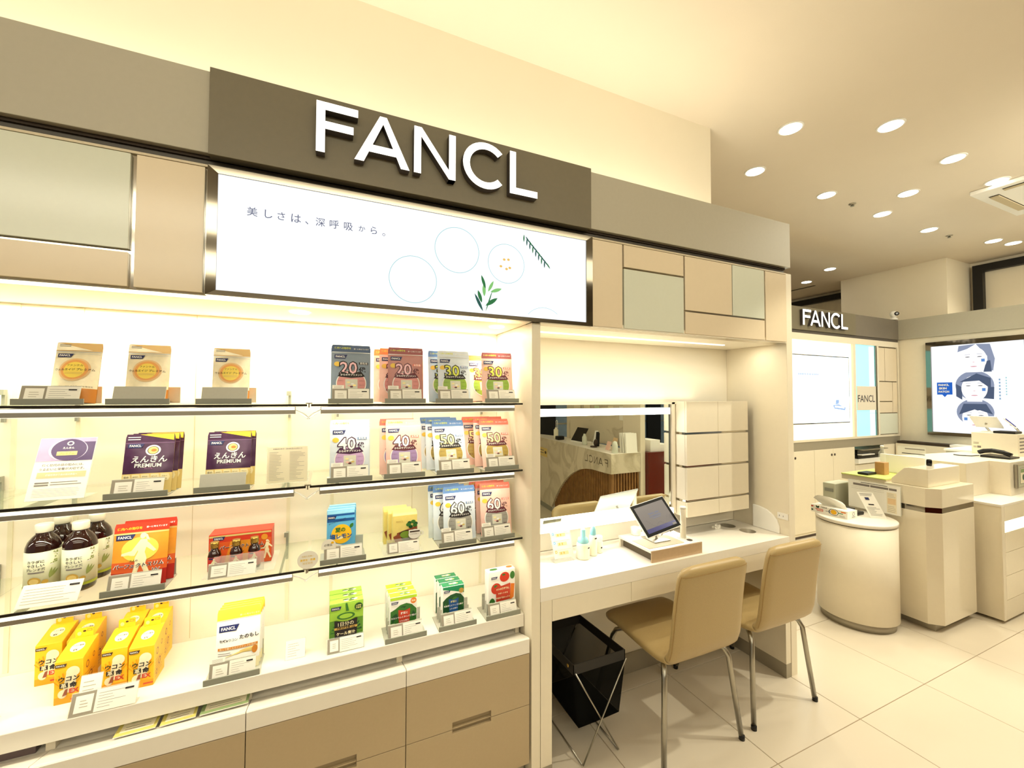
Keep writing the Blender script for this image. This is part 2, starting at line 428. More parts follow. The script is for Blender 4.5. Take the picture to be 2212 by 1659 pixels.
# four-way ceiling cassette
ac = thing('air_conditioner', 'square white ceiling cassette air conditioner with dark slots at the right edge', 'air conditioner', (5.44, 1.13, CEIL))
a0x, a1x, a0y, a1y = 4.96, 5.91, 0.66, 1.61
MB().box(a0x, a1x, a0y, a1y, CEIL-0.035, CEIL-0.0005, 'white').build('panel', ac, bevel=0.008)
for k in range(5):
    MB().box(a0x+0.30+0.07*k-0.02, a0x+0.30+0.07*k+0.02, a0y+0.28, a1y-0.28, CEIL-0.042, CEIL-0.0352, 'tray_dark').build('intake_slat', ac)
mat('ac_slot', (40,34,26), 0.6); mat('ac_vane', (206,190,156), 0.5)
for (x0, x1, y0, y1) in ((a0x+0.06, a0x+0.12, a0y+0.17, a1y-0.17), (a1x-0.12, a1x-0.06, a0y+0.17, a1y-0.17), (a0x+0.17, a1x-0.17, a0y+0.06, a0y+0.12), (a0x+0.17, a1x-0.17, a1y-0.12, a1y-0.06)):
    MB().box(x0, x1, y0, y1, CEIL-0.037, CEIL-0.0352, 'ac_slot').build('outlet', ac)
    MB().box(x0+0.012, x1-0.02, y0+0.004, y1-0.004, CEIL-0.046, CEIL-0.038, 'ac_vane').build('vane', ac)

# ================================================================== MAIN UNIT (shelf bay, desk bay, fascia)
D = 1.5
XL = -1.75       # left end of the unit, outside the frame
fas = thing('shop_fascia', 'long grey fascia band running over the shelves and the desk', 'fascia', (0.3, 1.5, 2.272))
MB().box(XL, -0.343, 1.5, 1.54, 2.272, 2.524, 'grey_fascia').build('fascia_board', fas, bevel=0.0015)
MB().box(1.030, 2.394, 1.5, 1.54, 2.272, 2.524, 'grey_fascia').build('fascia_board', fas, bevel=0.0015)
MB().box(2.374, 2.394, 1.54, 1.88, 2.272, 2.524, 'grey_fascia').build('fascia_return', fas)
MB().box(XL, 2.378, 1.528, 1.545, 2.236, 2.272, 'dark_recess').box(2.370, 2.378, 1.545, 1.88, 2.236, 2.272, 'dark_recess').build('shadow_gap', fas)
MB().box(XL, 2.378, 1.520, 1.53, 2.262, 2.2715, 'seam').build('seam_line', fas)
sg = thing('shop_sign', 'large dark brown sign board with raised white lit letters FANCL', 'sign', (0.343, 1.5, 2.262))
MB().box(-0.3415, 1.0285, 1.483, 1.5395, 2.262, 2.528, 'sign_board').build('board', sg, bevel=0.001)
ZL, HL = 2.3255, 0.1665
for ch, x0, x1 in (('F',-0.050,0.076),('A',0.066,0.247),('N',0.262,0.413),('C',0.441,0.602),('L',0.630,0.750)):
    letter_mesh(ch, x0, ZL, x1-x0, HL, 1.452, 1.4832, 'letter_face', 'letter_side', parent=sg)

ub = thing('upper_panel_board', 'beige and frosted glass panel band with chrome joints beneath the grey fascia', 'panel', (0.3, 1.5, 1.838))
MB().box(XL, 2.352, 1.506, 1.56, 1.838, 2.2345, 'chrome').build('chrome_backing', ub)
MB().box(XL, 2.352, 1.498, 1.506, 2.228, 2.235, 'laminate_edge').build('top_edge', ub)
def upanel(x0, x1, z0, z1, m, lab): MB().box(x0, x1, 1.494, 1.506, z0, z1, m).build('panel', ub, bevel=0.001, label=lab)
bp, fg = 'beige_panel', 'frosted_glass'
upanel(-0.510, -0.350, 1.845, 2.224, bp, None)
upanel(-1.02, -0.524, 1.951, 2.224, fg, 'frosted glass panel')
upanel(-1.02, -0.524, 1.845, 1.941, bp, None)
upanel(-1.45, -1.03, 1.845, 2.224, bp, None)
upanel(1.040, 1.203, 1.845, 2.224, bp, None)
upanel(1.212, 1.572, 2.124, 2.224, bp, None)
upanel(1.212, 1.572, 1.845, 2.115, fg, 'frosted glass panel')
upanel(1.582, 1.908, 1.960, 2.224, bp, None)
upanel(1.914, 2.160, 1.960, 2.224, fg, 'frosted glass panel')
upanel(1.582, 2.160, 1.845, 1.951, bp, None)
upanel(2.170, 2.345, 1.845, 2.224, bp, None)

tv = thing('video_screen', 'wide lit advertising screen in a mirror-polished frame beneath the big sign', 'screen', (0.35, 1.5, 1.838))
fo, fi = (-0.341, 1.034, 1.838, 2.229), (-0.315, 1.003, 1.854, 2.208)
fm = MB()
x0,x1,z0,z1 = fo; a0,a1,b0,b1 = fi; yF, yB = 1.482, 1.5058
def frame(mb, o, i, yo, yi, yb, m):
    O = [(o[0],yo,o[2]),(o[1],yo,o[2]),(o[1],yo,o[3]),(o[0],yo,o[3])]; I = [(i[0],yi,i[2]),(i[1],yi,i[2]),(i[1],yi,i[3]),(i[0],yi,i[3])]
    Ob = [(p[0],yb,p[2]) for p in O]; Ib = [(p[0],yb,p[2]) for p in I]
    for k in range(4):
        j = (k+1) % 4
        mb.add([O[k],O[j],I[j],I[k]], [(0,1,2,3)], m); mb.add([O[k],O[j],Ob[j],Ob[k]], [(0,3,2,1)], m); mb.add([I[k],I[j],Ib[j],Ib[k]], [(0,1,2,3)], m)
frame(fm, fo, fi, yF, yF+0.001, yB, 'dark_chrome')
fm.build('frame', tv, weld=False)
MB().box(a0, a1, 1.4885, 1.500, b0, b1, 'screen_white').build('display', tv)
# printed picture of the screen: slogan, leaves, petri dishes
def em(name, rgb, s=1.0): return mat(name, (12,12,12), 0.9, emit=rgb, es=s, spec=0.1)
em('scr_text', (110,114,138), 0.9); em('scr_leaf', (70,150,90), 0.6); em('scr_leaf_light', (150,220,130), 0.8); em('scr_teal', (60,110,100), 0.7); em('scr_ring', (158,208,212), 1.0); em('scr_gold', (250,206,110), 0.9); em('scr_tint', (232,248,252), 1.15)
g = G(plane_fn((0,1.4885,0),(1,0,0),(0,0,1)), 0.2)
def tvp(u, v):   # picture coordinates (screen pixels of the photograph) -> x,z on the screen
    return u, v
msg = '美しさは、深呼吸から。'
xs0, xs1 = -0.205, 0.258
for i, ch in enumerate(msg):
    cx = (-0.226,-0.182,-0.147,-0.105,-0.068,-0.034,0.008,0.052,0.095,0.134,0.173)[i]; z = 2.109
    if ch in '、。': g.text(ch, cx-0.006, z-0.009, 0.024, 'scr_text', 1)
    else: g.text(ch, cx, z, 0.0, 'scr_text', 1, w=(0.021 if ch in 'しさから' else 0.028), bold=0.004)
def leaf(cu, cv, L, wd, ang, m, mb=g, layer=2):
    pts = [];
    for k in range(7):
        t = k/6; pts.append((L*t, wd*math.sin(PI*t)**0.8))
    for k in range(5, 0, -1):
        t = k/6; pts.append((L*t, -wd*math.sin(PI*t)**0.8))
    ca, sa = math.cos(ang), math.sin(ang)
    mb.poly([(cu+p[0]*ca-p[1]*sa, cv+p[0]*sa+p[1]*ca) for p in pts], m, layer)
for cu, cv, r in ((0.432,2.084,0.086),(0.632,2.059,0.078),(0.27,1.955,0.085),(0.80,1.80,0.10)):
    (g.ell(cu, cv, r, r, 'scr_ring', 1, 48, inner=0.975) if cv > 1.9 else g.ell(cu, cv, r, r, 'scr_ring', 1, 24, 0.9, 2.4, inner=0.985))
for dx, dz in ((0,0),(0.018,0.002),(-0.014,-0.028),(0.010,-0.036),(0.024,-0.03)): g.ell(0.622+dx, 2.074+dz, 0.006, 0.005, 'scr_gold', 2, 10)
for cx, cz, L, wd, an, m in ((0.53,1.895,0.05,0.007,1.9,'scr_leaf'),(0.54,1.92,0.05,0.007,1.62,'scr_leaf_light'),(0.545,1.885,0.06,0.008,0.6,'scr_leaf'),(0.565,1.94,0.05,0.007,0.35,'scr_leaf_light'),(0.545,1.95,0.055,0.006,1.9,'scr_leaf'),(0.555,1.94,0.05,0.006,1.1,'scr_leaf_light'),(0.535,1.862,0.075,0.006,2.05,'scr_teal'),(0.545,1.862,0.09,0.0025,1.25,'scr_leaf')):
    if cz < 1.862: cz = 1.862
    leaf(cx, cz, L, wd, an, m)
for k in range(16):
    t = k/15; cx, cz = 0.708+0.10*t, 2.200-0.100*t
    leaf(cx, cz-0.012, 0.032, 0.0030, -1.25+(0.35 if k % 2 else -0.35), 'scr_teal' if k % 3 else 'scr_leaf')
g.build('picture', tv, world=True)

# niche carcass of the shelves
mat('alu_up', (232, 224, 196), 0.4); mat('seam_light', (206, 190, 156), 0.8)
nb = thing('shelf_niche', 'white lined niche behind the glass shelves with vertical slotted uprights', 'shelving', (-0.3, 1.7, 0.0))
MB().box(XL, 0.7495, 1.885, 1.899, 0.10, 1.99, 'niche_white').build('back_panel', nb)
MB().box(XL, 0.7495, 1.56, 1.884, 1.8385, 1.86, 'niche_white').build('top_panel', nb)
for x in (-0.933, -0.777, -0.143, 0.017, 0.668):
    MB().box(x-0.006, x+0.006, 1.8815, 1.8849, 0.65, 1.835, 'alu_up').build('upright', nb)
for x in (-0.455, 0.345):
    MB().box(x-0.0008, x+0.0008, 1.8842, 1.8849, 0.65, 1.835, 'seam_light').build('panel_joint', nb)
for x in (-0.95,-0.1, 0.66):
    MB().lathe([(0.032,-0.002),(0.032,0.0)], 'lamp_disc', (x, 1.66, 1.837), 20).build('niche_lamp', nb)
    spot('niche_spot', (x, 1.66, 1.832), 7, 120, 0.9, (x, 1.70, 0), radius=0.03)
# partition post between shelves and desk
MB().box(0.7505, 0.7895, 1.5, 1.899, 0.0, 1.837, 'laminate').build('post', None, bevel=0.001)
bpy.data.objects['post'].name = 'partition_post'; tag(bpy.data.objects['partition_post'], 'tall white partition post between the glass shelves and the desk bay', 'post')

# glass shelves
BAYS = [(-1.69, -0.878), (-0.868, -0.068), (-0.056, 0.744)]
bay_name = ['in the far left bay cut by the picture edge', 'in the middle bay', 'in the right bay beside the post']
row_name = ['top glass shelf', 'second glass shelf', 'third glass shelf']
for r, zt in enumerate((1.510, 1.233, 0.953)):
    for b, (x0, x1) in enumerate(BAYS):
        t = thing('glass_shelf', row_name[r]+' with LED bar, '+bay_name[b], 'shelf', ((x0+x1)/2, 1.57, zt-0.008), group=None)
        MB().box(x0, x1, 1.5745, 1.875, zt-0.008, zt, 'shelf_glass').build('pane', t)
        MB().box(x0, x1, 1.572, 1.5743, zt-0.0082, zt-0.001, 'glass_edge').build('front_edge', t)
        lx0, lx1 = (x0+0.01, x1-0.035) if b < 2 else (x0+0.030, x1-0.035)
        MB().box(lx0, lx1, 1.576, 1.592, zt-0.034, zt-0.0085, 'alu').build('lamp_bar', t, bevel=0.001)
        MB().box(lx0+0.002, lx1-0.002, 1.5745, 1.5758, zt-0.0205, zt-0.0105, 'led_bar').build('lamp_strip', t)
        MB().box(lx0+0.004, lx1-0.004, 1.578, 1.590, zt-0.0352, zt-0.0342, 'led_bar').build('lamp_lens', t)
        area('shelf_lamp', ((lx0+lx1)/2, 1.584, zt-0.0365), (lx1-lx0-0.02, 0.010), (0.95, 0.9, 1.9)[r], (math.radians(26), 0, 0))
        for xb in (x0+0.09 if b else x0+0.08, x1-0.076):
            MB().box(xb-0.002, xb+0.002, 1.60, 1.8812, zt-0.026, zt-0.0085, 'tray_dark').build('bracket', t)
            MB().box(xb-0.004, xb+0.004, 1.870, 1.8812, zt-0.06, zt+0.045, 'tray_dark').box(xb-0.010, xb+0.0045, 1.862, 1.8698, zt+0.028, zt+0.045, 'tray_dark').build('bracket_hook', t)
        if b > 0:
            # white cable of the lamp looping at the joint
            xe = lx1 if b == 1 else lx0
            s_ = 1 if b == 1 else -1
            pts = [(xe, 1.584, zt-0.02)]
            for k in range(1, 9):
                a = k/8; pts.append((xe+s_*(0.012+0.030*math.sin(PI*a)), 1.586+0.03*a, zt-0.022-0.028*math.sin(PI*a*0.9)-0.004*a))
            MB().tube(pts, 0.0016, 'white', 6).build('cable', t)
    # small joint clips
    for xj in (-0.062,):
        c = MB().box(xj-0.010, xj+0.010, 1.566, 1.578, zt+0.0003, zt+0.004, 'steel').box(xj-0.002, xj+0.002, 1.566, 1.571, zt-0.012, zt+0.0003, 'steel').build('shelf_clip')
        tag(c, 'small metal clip bridging the joint of the '+row_name[r]+'s', 'clip')

# white slab shelf above the drawers
MB().box(XL, 0.7485, 1.567, 1.884, 0.589, 0.641, 'desk_top').build('display_slab', None, bevel=0.002)
tag(bpy.data.objects['display_slab'], 'thick white display slab under the glass shelves holding the carton row', 'shelf')
# drawer units
XS = [-1.655, -1.176, -0.697, -0.218, 0.261, 0.742]
un = ['rightmost, beside the partition post', 'second from the partition post', 'third from the partition post', 'fourth from the partition post, mostly cropped', 'leftmost and out of the picture']
for k in range(5):
    x0, x1 = XS[k]+0.0012, XS[k+1]-0.0012
    t = thing('drawer_unit', 'beige drawer unit with a white top ledge, '+un[4-k], 'drawer unit', ((x0+x1)/2, 1.5, 0))
    MB().box(x0, x1, 1.512, 1.884, 0.09, 0.518, 'laminate').build('carcass', t)
    MB().box(x0, x1, 1.55, 1.884, 0.0, 0.0895, 'kick_grey').build('plinth', t)
    MB().xprism([(1.5,0.5205),(1.5,0.574),(1.503,0.5765),(1.510,0.5765),(1.600,0.549),(1.884,0.549),(1.884,0.5205)], x0, x1, 'desk_top').build('top_ledge', t)
    hx0 = x0+0.166; hx1 = x0+0.317; hz0, hz1 = 0.305, 0.345
    for zi, (z0, z1) in enumerate(((0.3205, 0.5175), (0.0925, 0.3185))):
        if zi == 0: P = [(x0,z1),(x0,z0),(hx0,z0),(hx0,hz1),(hx1,hz1),(hx1,z0),(x1,z0),(x1,z1)]
        else: P = [(x0,z1),(x0,z0),(x1,z0),(x1,z1),(hx1,z1),(hx1,hz0),(hx0,hz0),(hx0,z1)]
        d = MB().yprism(P, 1.5, 1.5115, 'drawer_beige').build('drawer_front', t, bevel=0.0008, seg=1)
        if zi == 0: d0_ = d
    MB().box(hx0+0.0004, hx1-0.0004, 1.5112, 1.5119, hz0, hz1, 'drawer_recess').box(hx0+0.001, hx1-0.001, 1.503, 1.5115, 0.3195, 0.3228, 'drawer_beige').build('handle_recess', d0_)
# dividers between slab and ledge
for k, x in enumerate((-1.66, -1.18, -0.697, -0.227, 0.252, 0.735)):
    o = MB().box(x-0.010, x+0.010 if x < 0.7 else x+0.006, 1.60, 1.88, 0.5495, 0.5888, 'laminate').build('slab_support')
    tag(o, 'short white support block under the display slab, '+('off the left edge of the picture','off the left edge, second one','next to the grey plum tray','right of the leaflets','between the two rightmost drawer units','rightmost, touching the partition post')[k], 'support', 'slab support blocks')

# ---------------------------------------------------------------- desk bay
dn = thing('desk_niche', 'white lined recess around the mirror desk with an LED strip in its top', 'wall lining', (1.6, 1.9, 0.0))
MB().box(0.790, 2.349, 1.885, 1.899, 0.0, 1.99, 'niche_white').build('back_panel', dn)
MB().box(0.790, 2.349, 1.50, 1.884, 1.8385, 1.86, 'niche_white').build('top_panel', dn)
MB().box(0.80, 2.10, 1.695, 1.711, 1.8345, 1.8382, 'led').build('led_strip', dn)
MB().box(0.792, 2.349, 1.850, 1.8845, 0.764, 0.884, 'niche_white').build('lower_splash', dn)
MB().box(0.846, 2.303, 1.880, 1.8845, 0.0, 0.11, 'kick_grey').build('kick_strip', dn)
sp = thing('side_panel', 'tall white end panel at the right of the desk bay', 'panel', (2.375, 1.5, 0))
MB().box(2.3505, 2.399, 1.5, 1.899, 0.0, 2.2345, 'laminate').build('panel', sp, bevel=0.001)
# oval white pad on the end panel and a socket
pd = MB(); pts = [(1.71,0.763),(1.552,0.763),(1.552,0.80),(1.565,0.835),(1.59,0.862),(1.625,0.882),(1.67,0.891),(1.71,0.893)]
pd.xprism(pts, 2.338, 2.3503, 'white'); o = pd.build('splash_guard', None, bevel=0.003); tag(o, 'rounded white splash guard standing against the end panel on the desk', 'guard')
sk = thing('wall_socket', 'white wall socket plate on the end panel above the desk', 'socket', (2.348, 1.535, 0.865))
MB().box(2.3455, 2.3502, 1.505, 1.565, 0.848, 0.882, 'white').build('plate', sk, bevel=0.001)
for dy in (0.018, -0.004):
    MB().box(2.3445, 2.3454, 1.535+dy-0.001, 1.535+dy+0.001, 0.861, 0.869, 'ink').build('slot', sk)

dk = thing('mirror_desk', 'long white desk with two slim drawers beneath the mirror', 'desk', (1.55, 1.5, 0))
# desk top with two cup holes cut through
def ring(cx, cy, r, n=20): return [(cx+r*math.cos(2*PI*k/n), cy+r*math.sin(2*PI*k/n)) for k in range(n)]
bm = bmesh.new()
def face_with_holes():
    bm_ = bmesh.new(); es = []
    outer = [(0.7905,1.5),(2.3495,1.5),(2.3495,1.8495),(0.7905,1.8495)]
    loops = [outer, ring(2.205,1.775,0.044), ring(2.225,1.66,0.044)]
    for lp in loops:
        vs = [bm_.verts.new((p[0],p[1],0.762)) for p in lp]
        for i in range(len(vs)): es.append(bm_.edges.new((vs[i], vs[(i+1) % len(vs)])))
    bmesh.ops.triangle_fill(bm_, use_beauty=True, edges=es)
    ext = bmesh.ops.extrude_face_region(bm_, geom=bm_.faces[:])
    bmesh.ops.translate(bm_, verts=[e for e in ext['geom'] if isinstance(e, bmesh.types.BMVert)], vec=(0,0,-0.054))
    bmesh.ops.recalc_face_normals(bm_, faces=bm_.faces)
    me = bpy.data.meshes.new('desk_top'); bmesh.ops.translate(bm_, verts=bm_.verts, vec=-dk.location); bm_.to_mesh(me); bm_.free()
    me.materials.append(M('desk_top')); ob = bpy.data.objects.new('worktop', me); C.objects.link(ob); ob.parent = dk
bm.free(); face_with_holes()
for cx, cy in ((2.205,1.775),(2.225,1.66)):
    MB().lathe([(0.043,0.70),(0.0435,0.7615),(0.041,0.7615),(0.040,0.702)], 'kick_grey', (cx,cy,0), 20).build('cup_hole', dk)
MB().box(0.792, 0.843, 1.5, 1.8795, 0.0, 0.7075, 'laminate').build('leg_panel', dk, bevel=0.001)
MB().box(0.790, 0.8435, 1.499, 1.8796, 0.0, 0.055, 'kick_grey').build('leg_kick', dk)
MB().box(2.305, 2.3445, 1.5, 1.8795, 0.0, 0.7075, 'laminate').build('leg_panel', dk, bevel=0.001)
MB().box(2.3042, 2.345, 1.499, 1.8796, 0.0, 0.075, 'kick_grey').build('leg_kick', dk)
for x0, x1 in ((0.8445,1.2485),(1.2505,1.776),(1.778,2.3035)):
    MB().box(x0, x1, 1.5005, 1.517, 0.620, 0.7065, 'laminate').box(x0+0.01, x1-0.01, 1.5172, 1.84, 0.63, 0.70, 'laminate').build('drawer', dk, bevel=0.0006, seg=1)

mr = thing('wall_mirror', 'wide wall mirror with bright lamp bars above the desk', 'mirror', (1.35, 1.785, 0.885))
MB().box(0.79, 1.876, 1.790, 1.8845, 0.885, 1.505, 'laminate').box(1.768, 1.79, 1.772, 1.79, 0.885, 1.505, 'laminate').build('casing', mr)
MB().box(0.79, 1.80, 1.772, 1.79, 1.4945, 1.509, 'laminate').build('top_frame', mr)
MB().box(0.79, 1.767, 1.785, 1.7899, 0.905, 1.494, 'mirror').build('mirror_glass', mr)
MB().box(1.7605, 1.7678, 1.779, 1.785, 0.905, 1.494, 'chrome').build('edge_strip', mr)
MB().box(0.795, 1.735, 1.752, 1.772, 1.440, 1.474, 'led_mirror').build('lamp_bar', mr)
MB().box(0.795, 1.733, 1.730, 1.752, 0.894, 0.928, 'led_mirror').build('lamp_bar', mr)
for xx in (0.80, 1.722):
    MB().box(xx, xx+0.012, 1.7725, 1.7848, 1.446, 1.468, 'steel').build('lamp_bracket', mr)
    MB().box(xx, xx+0.012, 1.7525, 1.7848, 0.900, 0.922, 'steel').build('lamp_bracket', mr)

wc = thing('wall_cabinet', 'white wall cabinet right of the mirror with chrome joint lines', 'cabinet', (2.05, 1.7, 0.87))
MB().box(1.8045, 2.292, 1.7145, 1.88, 0.874, 1.508, 'chrome').build('carcass', wc)
rows = [(0.874, 0.954), (0.967, 1.142), (1.155, 1.325), (1.338, 1.51)]
for i, (z0, z1) in enumerate(rows):
    for (x0, x1) in ((1.802, 2.0435), (2.0455, 2.294)):
        MB().box(x0, x1, 1.70, 1.714, z0, z1, 'laminate').build('door_panel', wc, bevel=0.0008, seg=1)
    MB().box(1.801, 1.8043, 1.7145, 1.7895, z0, z1, 'niche_white').build('side_panel', wc)
# little white figure/tissue on desk, cups etc. come with the objects

# ================================================================== PACKS
def zfunc(D_, hz, w_):
    def t(u, v):
        if v >= hz: return 0.0008
        k = v/hz; q = max(0.0, 1-abs(2*u/w_)**2.6)
        return 0.0008 + D_/2*(1-k**1.7)**0.9*q*(0.55+0.45*min(1, 0.5+k*2))
    return t
def pouch_mesh(w_, h_, D_, hz, zones, seedn=0, back='foil'):
    """stand-up pouch: front at -t, back at +t; zones = [(v_start, material), ...] from the bottom"""
    t = zfunc(D_, hz, w_); rnd = random.Random(seedn)
    nx = 12; vs_ = sorted(set([round(h_*i/16, 5) for i in range(17)] + [z[0] for z in zones] + [hz, hz+0.004]))
    us = [w_*(i/nx-0.5) for i in range(nx+1)]
    wob = {}
    def Y(u, v, s):
        k = (round(u,4), round(v,4)); 
        if k not in wob: wob[k] = (rnd.random()-0.5)*0.0012
        return s*t(u, v) + (wob[k] if 0 < v < hz else 0)
    mb = MB(); n = nx+1; F = []; B = []
    for v in vs_:
        for u in us:
            uu = u
            if v == vs_[-1] and abs(u) > w_/2-0.0001: uu = u*0.96
            F.append((uu, Y(u, v, -1), v)); B.append((uu, Y(u, v, 1), v))
    fF, fm = {}, []
    for j in range(len(vs_)-1):
        m = zones[0][1]
        for z, mm in zones:
            if vs_[j] >= z-1e-6: m = mm
        fF.setdefault(m, []).extend([(j*n+i, j*n+i+1, (j+1)*n+i+1, (j+1)*n+i) for i in range(nx)])
    base = len(mb.v); mb.v += F
    for m, fl in fF.items():
        k = mb.mi(m)
        for f in fl: mb.f.append(f); mb.fm.append(k); mb.sm.append(True)
    mb.add(B, [((j+1)*n+i, (j+1)*n+i+1, j*n+i+1, j*n+i) for j in range(len(vs_)-1) for i in range(nx)], zones[0][1], True)
    # bottom gusset
    mb.add([F[i] for i in range(n)]+[B[i] for i in range(n)], [(i, n+i, n+i+1, i+1) for i in range(nx)], zones[0][1], True)
    return mb, (lambda u, v, l: (u, -t(u, min(v, h_))-0.0009-0.0004*l, v))
def navy_logo(g, cu, cv, w_, layer=2, dark='navy'):
    h = w_*0.34
    g.poly([(cu-w_/2, cv-h/2), (cu+w_/2-h*0.45, cv-h/2), (cu+w_/2, cv+h/2), (cu-w_/2, cv+h/2)], dark, layer)
    g.text('FANCL', cu-h*0.12, cv, 0, 'white', layer+1, w=w_*0.72, bold=0.02)

mat('foil', (206,206,200), 0.35, 0.4)
mat('champagne', (248,236,204), 0.28, 0.1, noise=0.10, nscale=45); mat('gold_brown', (206,168,104), 0.3, 0.2); mat('orange_brown', (206,132,52), 0.35, 0.1)
mat('orange_glow', (240,170,90), 0.4); mat('yellow_glow', (250,220,90), 0.4); mat('salmon_glow', (236,196,140), 0.4); mat('dark_brown', (70,50,34), 0.5)
mat('purple', (78,44,76), 0.22, 0.1, noise=0.25, nscale=30); mat('yellow', (250,208,62), 0.35); mat('pale_gold', (232,206,130), 0.3, 0.2)
mat('orange', (232,130,50), 0.45)

# --- display stand: grey tray with front lip, tag holder and back supports
def card_graphics(g, x0, x1, z0, z1, tagx=0.42, top='white', full=False):
    xm = x0+(x1-x0)*tagx
    g.rect(x0, xm, z0, z1, 'tag_grey', 1); m = (z1-z0)*0.12
    g.rect(x0+m*1.4, xm-m*0.8, z0+m, z1-m, 'paper', 2)
    g.lines(x0+m*3, xm-m*2.2, z0+2.5*m, z1-2.5*m, 3, 'ink_faint', 3)
    g.rect(xm, x1, z0, z1, 'paper', 1)
    g.lines(xm+m, x1-m*3, z0+m, z1-m, 6, 'ink_soft', 2, 0.11, 0.6)
    g.rect(x1-m*4.5, x1-m*1.4, z1-m*2.0, z1-m*1.3, 'ink', 3)
def make_tray(name, label, loc, card=True, fins=0, w_=0.15, plate=True, badge=False, group='grey display stands', depth=0.115):
    t = thing(name, label, 'display stand', loc, 0, group)
    MB().box(-w_/2, w_/2, 0.004, depth, 0.0004, 0.003, 'tray_grey').build('base', t, world=False)
    MB().box(-w_/2, w_/2, 0.0, 0.004, 0.0004, 0.018, 'tray_dark').build('front_lip', t, world=False)
    def tilt(u, v, l, off=0.0): return (u, 0.006+v*0.30-l*0.0005-off, 0.005+v*0.954)
    if plate:
        h = 0.052
        mb = MB(); a = [tilt(-w_/2+0.012, 0, 0), tilt(w_/2-0.014, 0, 0), tilt(w_/2-0.014, h, 0), tilt(-w_/2+0.012, h, 0)]
        b = [(p[0], p[1]+0.003, p[2]) for p in a]
        mb.add(a+b, [(0,1,2,3),(7,6,5,4),(0,4,5,1),(1,5,6,2),(2,6,7,3),(3,7,4,0)], 'tray_grey'); mb.build('tag_holder', t, world=False)
    if card:
        g = G(tilt, 0.3); card_graphics(g, -w_/2+0.013, w_/2-0.013, 0.002, 0.050); g.build('price_card', t)
        if badge:
            g = G(tilt, 0.3); g.rect(-w_/2+0.013, -w_/2+0.052, 0.0505, 0.064, 'paper', 1); g.lines(-w_/2+0.018, -w_/2+0.048, 0.052, 0.062, 3, 'ink_soft', 2, 0.2, 0.2); g.build('badge', t)
    for s in (-1, 1):
        MB().box(s*w_*0.30-0.001, s*w_*0.30+0.001, 0.02, depth-0.002, 0.003, 0.010, 'tray_dark').build('rail', t, world=False)
    MB().box(-w_*0.36, w_*0.48, depth-0.003, depth, 0.003, 0.055, 'tray_grey').build('back_plate', t, world=False)
    for k in range(fins):
        y = 0.035+0.027*k
        for s in (-1, 1): MB().box(s*w_*0.33-0.012, s*w_*0.33+0.012, y, y+0.0015, 0.003, 0.05, 'tray_grey').build('divider', t, world=False)
    return t
S1, S2, S3, SL = 1.510, 1.233, 0.953, 0.641
cols = [-0.718, -0.521, -0.306, 0.072, 0.263, 0.458, 0.655]
tr_lab = [
 (S1,0,dict(card=True),'grey stand with a wide price card at the left end of the top shelf'),
 (S1,1,dict(card=False),'empty grey stand without card under the middle gold pouch, top shelf'),
 (S1,2,dict(card=False),'empty grey stand without card under the smallest gold pouch, top shelf'),
 (S1,3,dict(badge=True),'grey stand with price card under the shaded blue 20 pouch on the top shelf'),
 (S1,4,dict(badge=True),'grey stand with price card under the mauve 20 pouch on the top shelf'),
 (S1,5,dict(badge=True),'grey stand with price card under the pale blue pouches with lime circles, top shelf'),
 (S1,6,dict(),'grey stand with price card under the pink 30 pouch, top shelf by the post'),
 (S2,1,dict(),'grey stand with price card under the left purple pouches'),
 (S2,2,dict(card=False),'grey stand without card under the right purple pouches'),
 (S2,3,dict(badge=True),'grey stand with price card under the white blue pouch with a lilac circle, second shelf'),
 (S2,4,dict(badge=True),'grey stand with price card under the pink pouches with a violet circle, second shelf'),
 (S2,5,dict(badge=True),'grey stand with price card under the pale blue pouches with an olive circle, second shelf'),
 (S2,6,dict(badge=True),'grey stand with price card under the pink pouches by the post, second shelf'),
 (S3,1,dict(),'grey stand with price card under the red slimming pouches'),
 (S3,3,dict(),'grey stand with price card under the blue lemon cartons'),
 (S3,5,dict(badge=True),'grey stand with price card under the pale blue pouches with a grey circle, third shelf'),
 (S3,6,dict(badge=True),'grey stand with price card under the pink pouches by the post, third shelf'),
 (SL,2,dict(badge=True),'grey stand with price card under the white and yellow pouches on the slab'),
 (SL,4,dict(fins=3),'grey stand with dividers under the light green juice cartons'),
 (SL,5,dict(fins=3),'grey stand with dividers under the dark green juice cartons'),
 (SL,6,dict(fins=3),'grey stand with dividers under the single tomato carton by the post'),
]
TY = 1.580
for z, c, kw, lab in tr_lab:
    x = cols[c]
    if (z, c) == (SL, 2): x = -0.268
    if z == S3 and c == 5: x = 0.470
    if z == S3 and c == 6: x = 0.637
    if z == S3 and c == 3: x = 0.054
    if z == SL and c == 4: x = 0.272
    if z == SL and c == 5: x = 0.469
    if z == SL and c == 6: x = 0.660
    if z == S2 and c == 1: x = -0.520
    kw = dict(kw); 
    if z == S1 and c == 5: x = 0.452
    make_tray('display_stand', lab, (x, TY if z != SL else 1.570, z), group=None, **kw)
LEAN = math.radians(7)
def place_pouch(proto, used, loc, lab, lean=7, rz=0, group=None, s=1.0):
    if not used[0]:
        o = proto; used[0] = True
    else: o = dup(proto)
    o.location = loc; o.rotation_euler = (-math.radians(lean), 0, math.radians(rz)); o['label'] = lab; o.scale = (s, s, s)
    if group: o['group'] = group
    return o

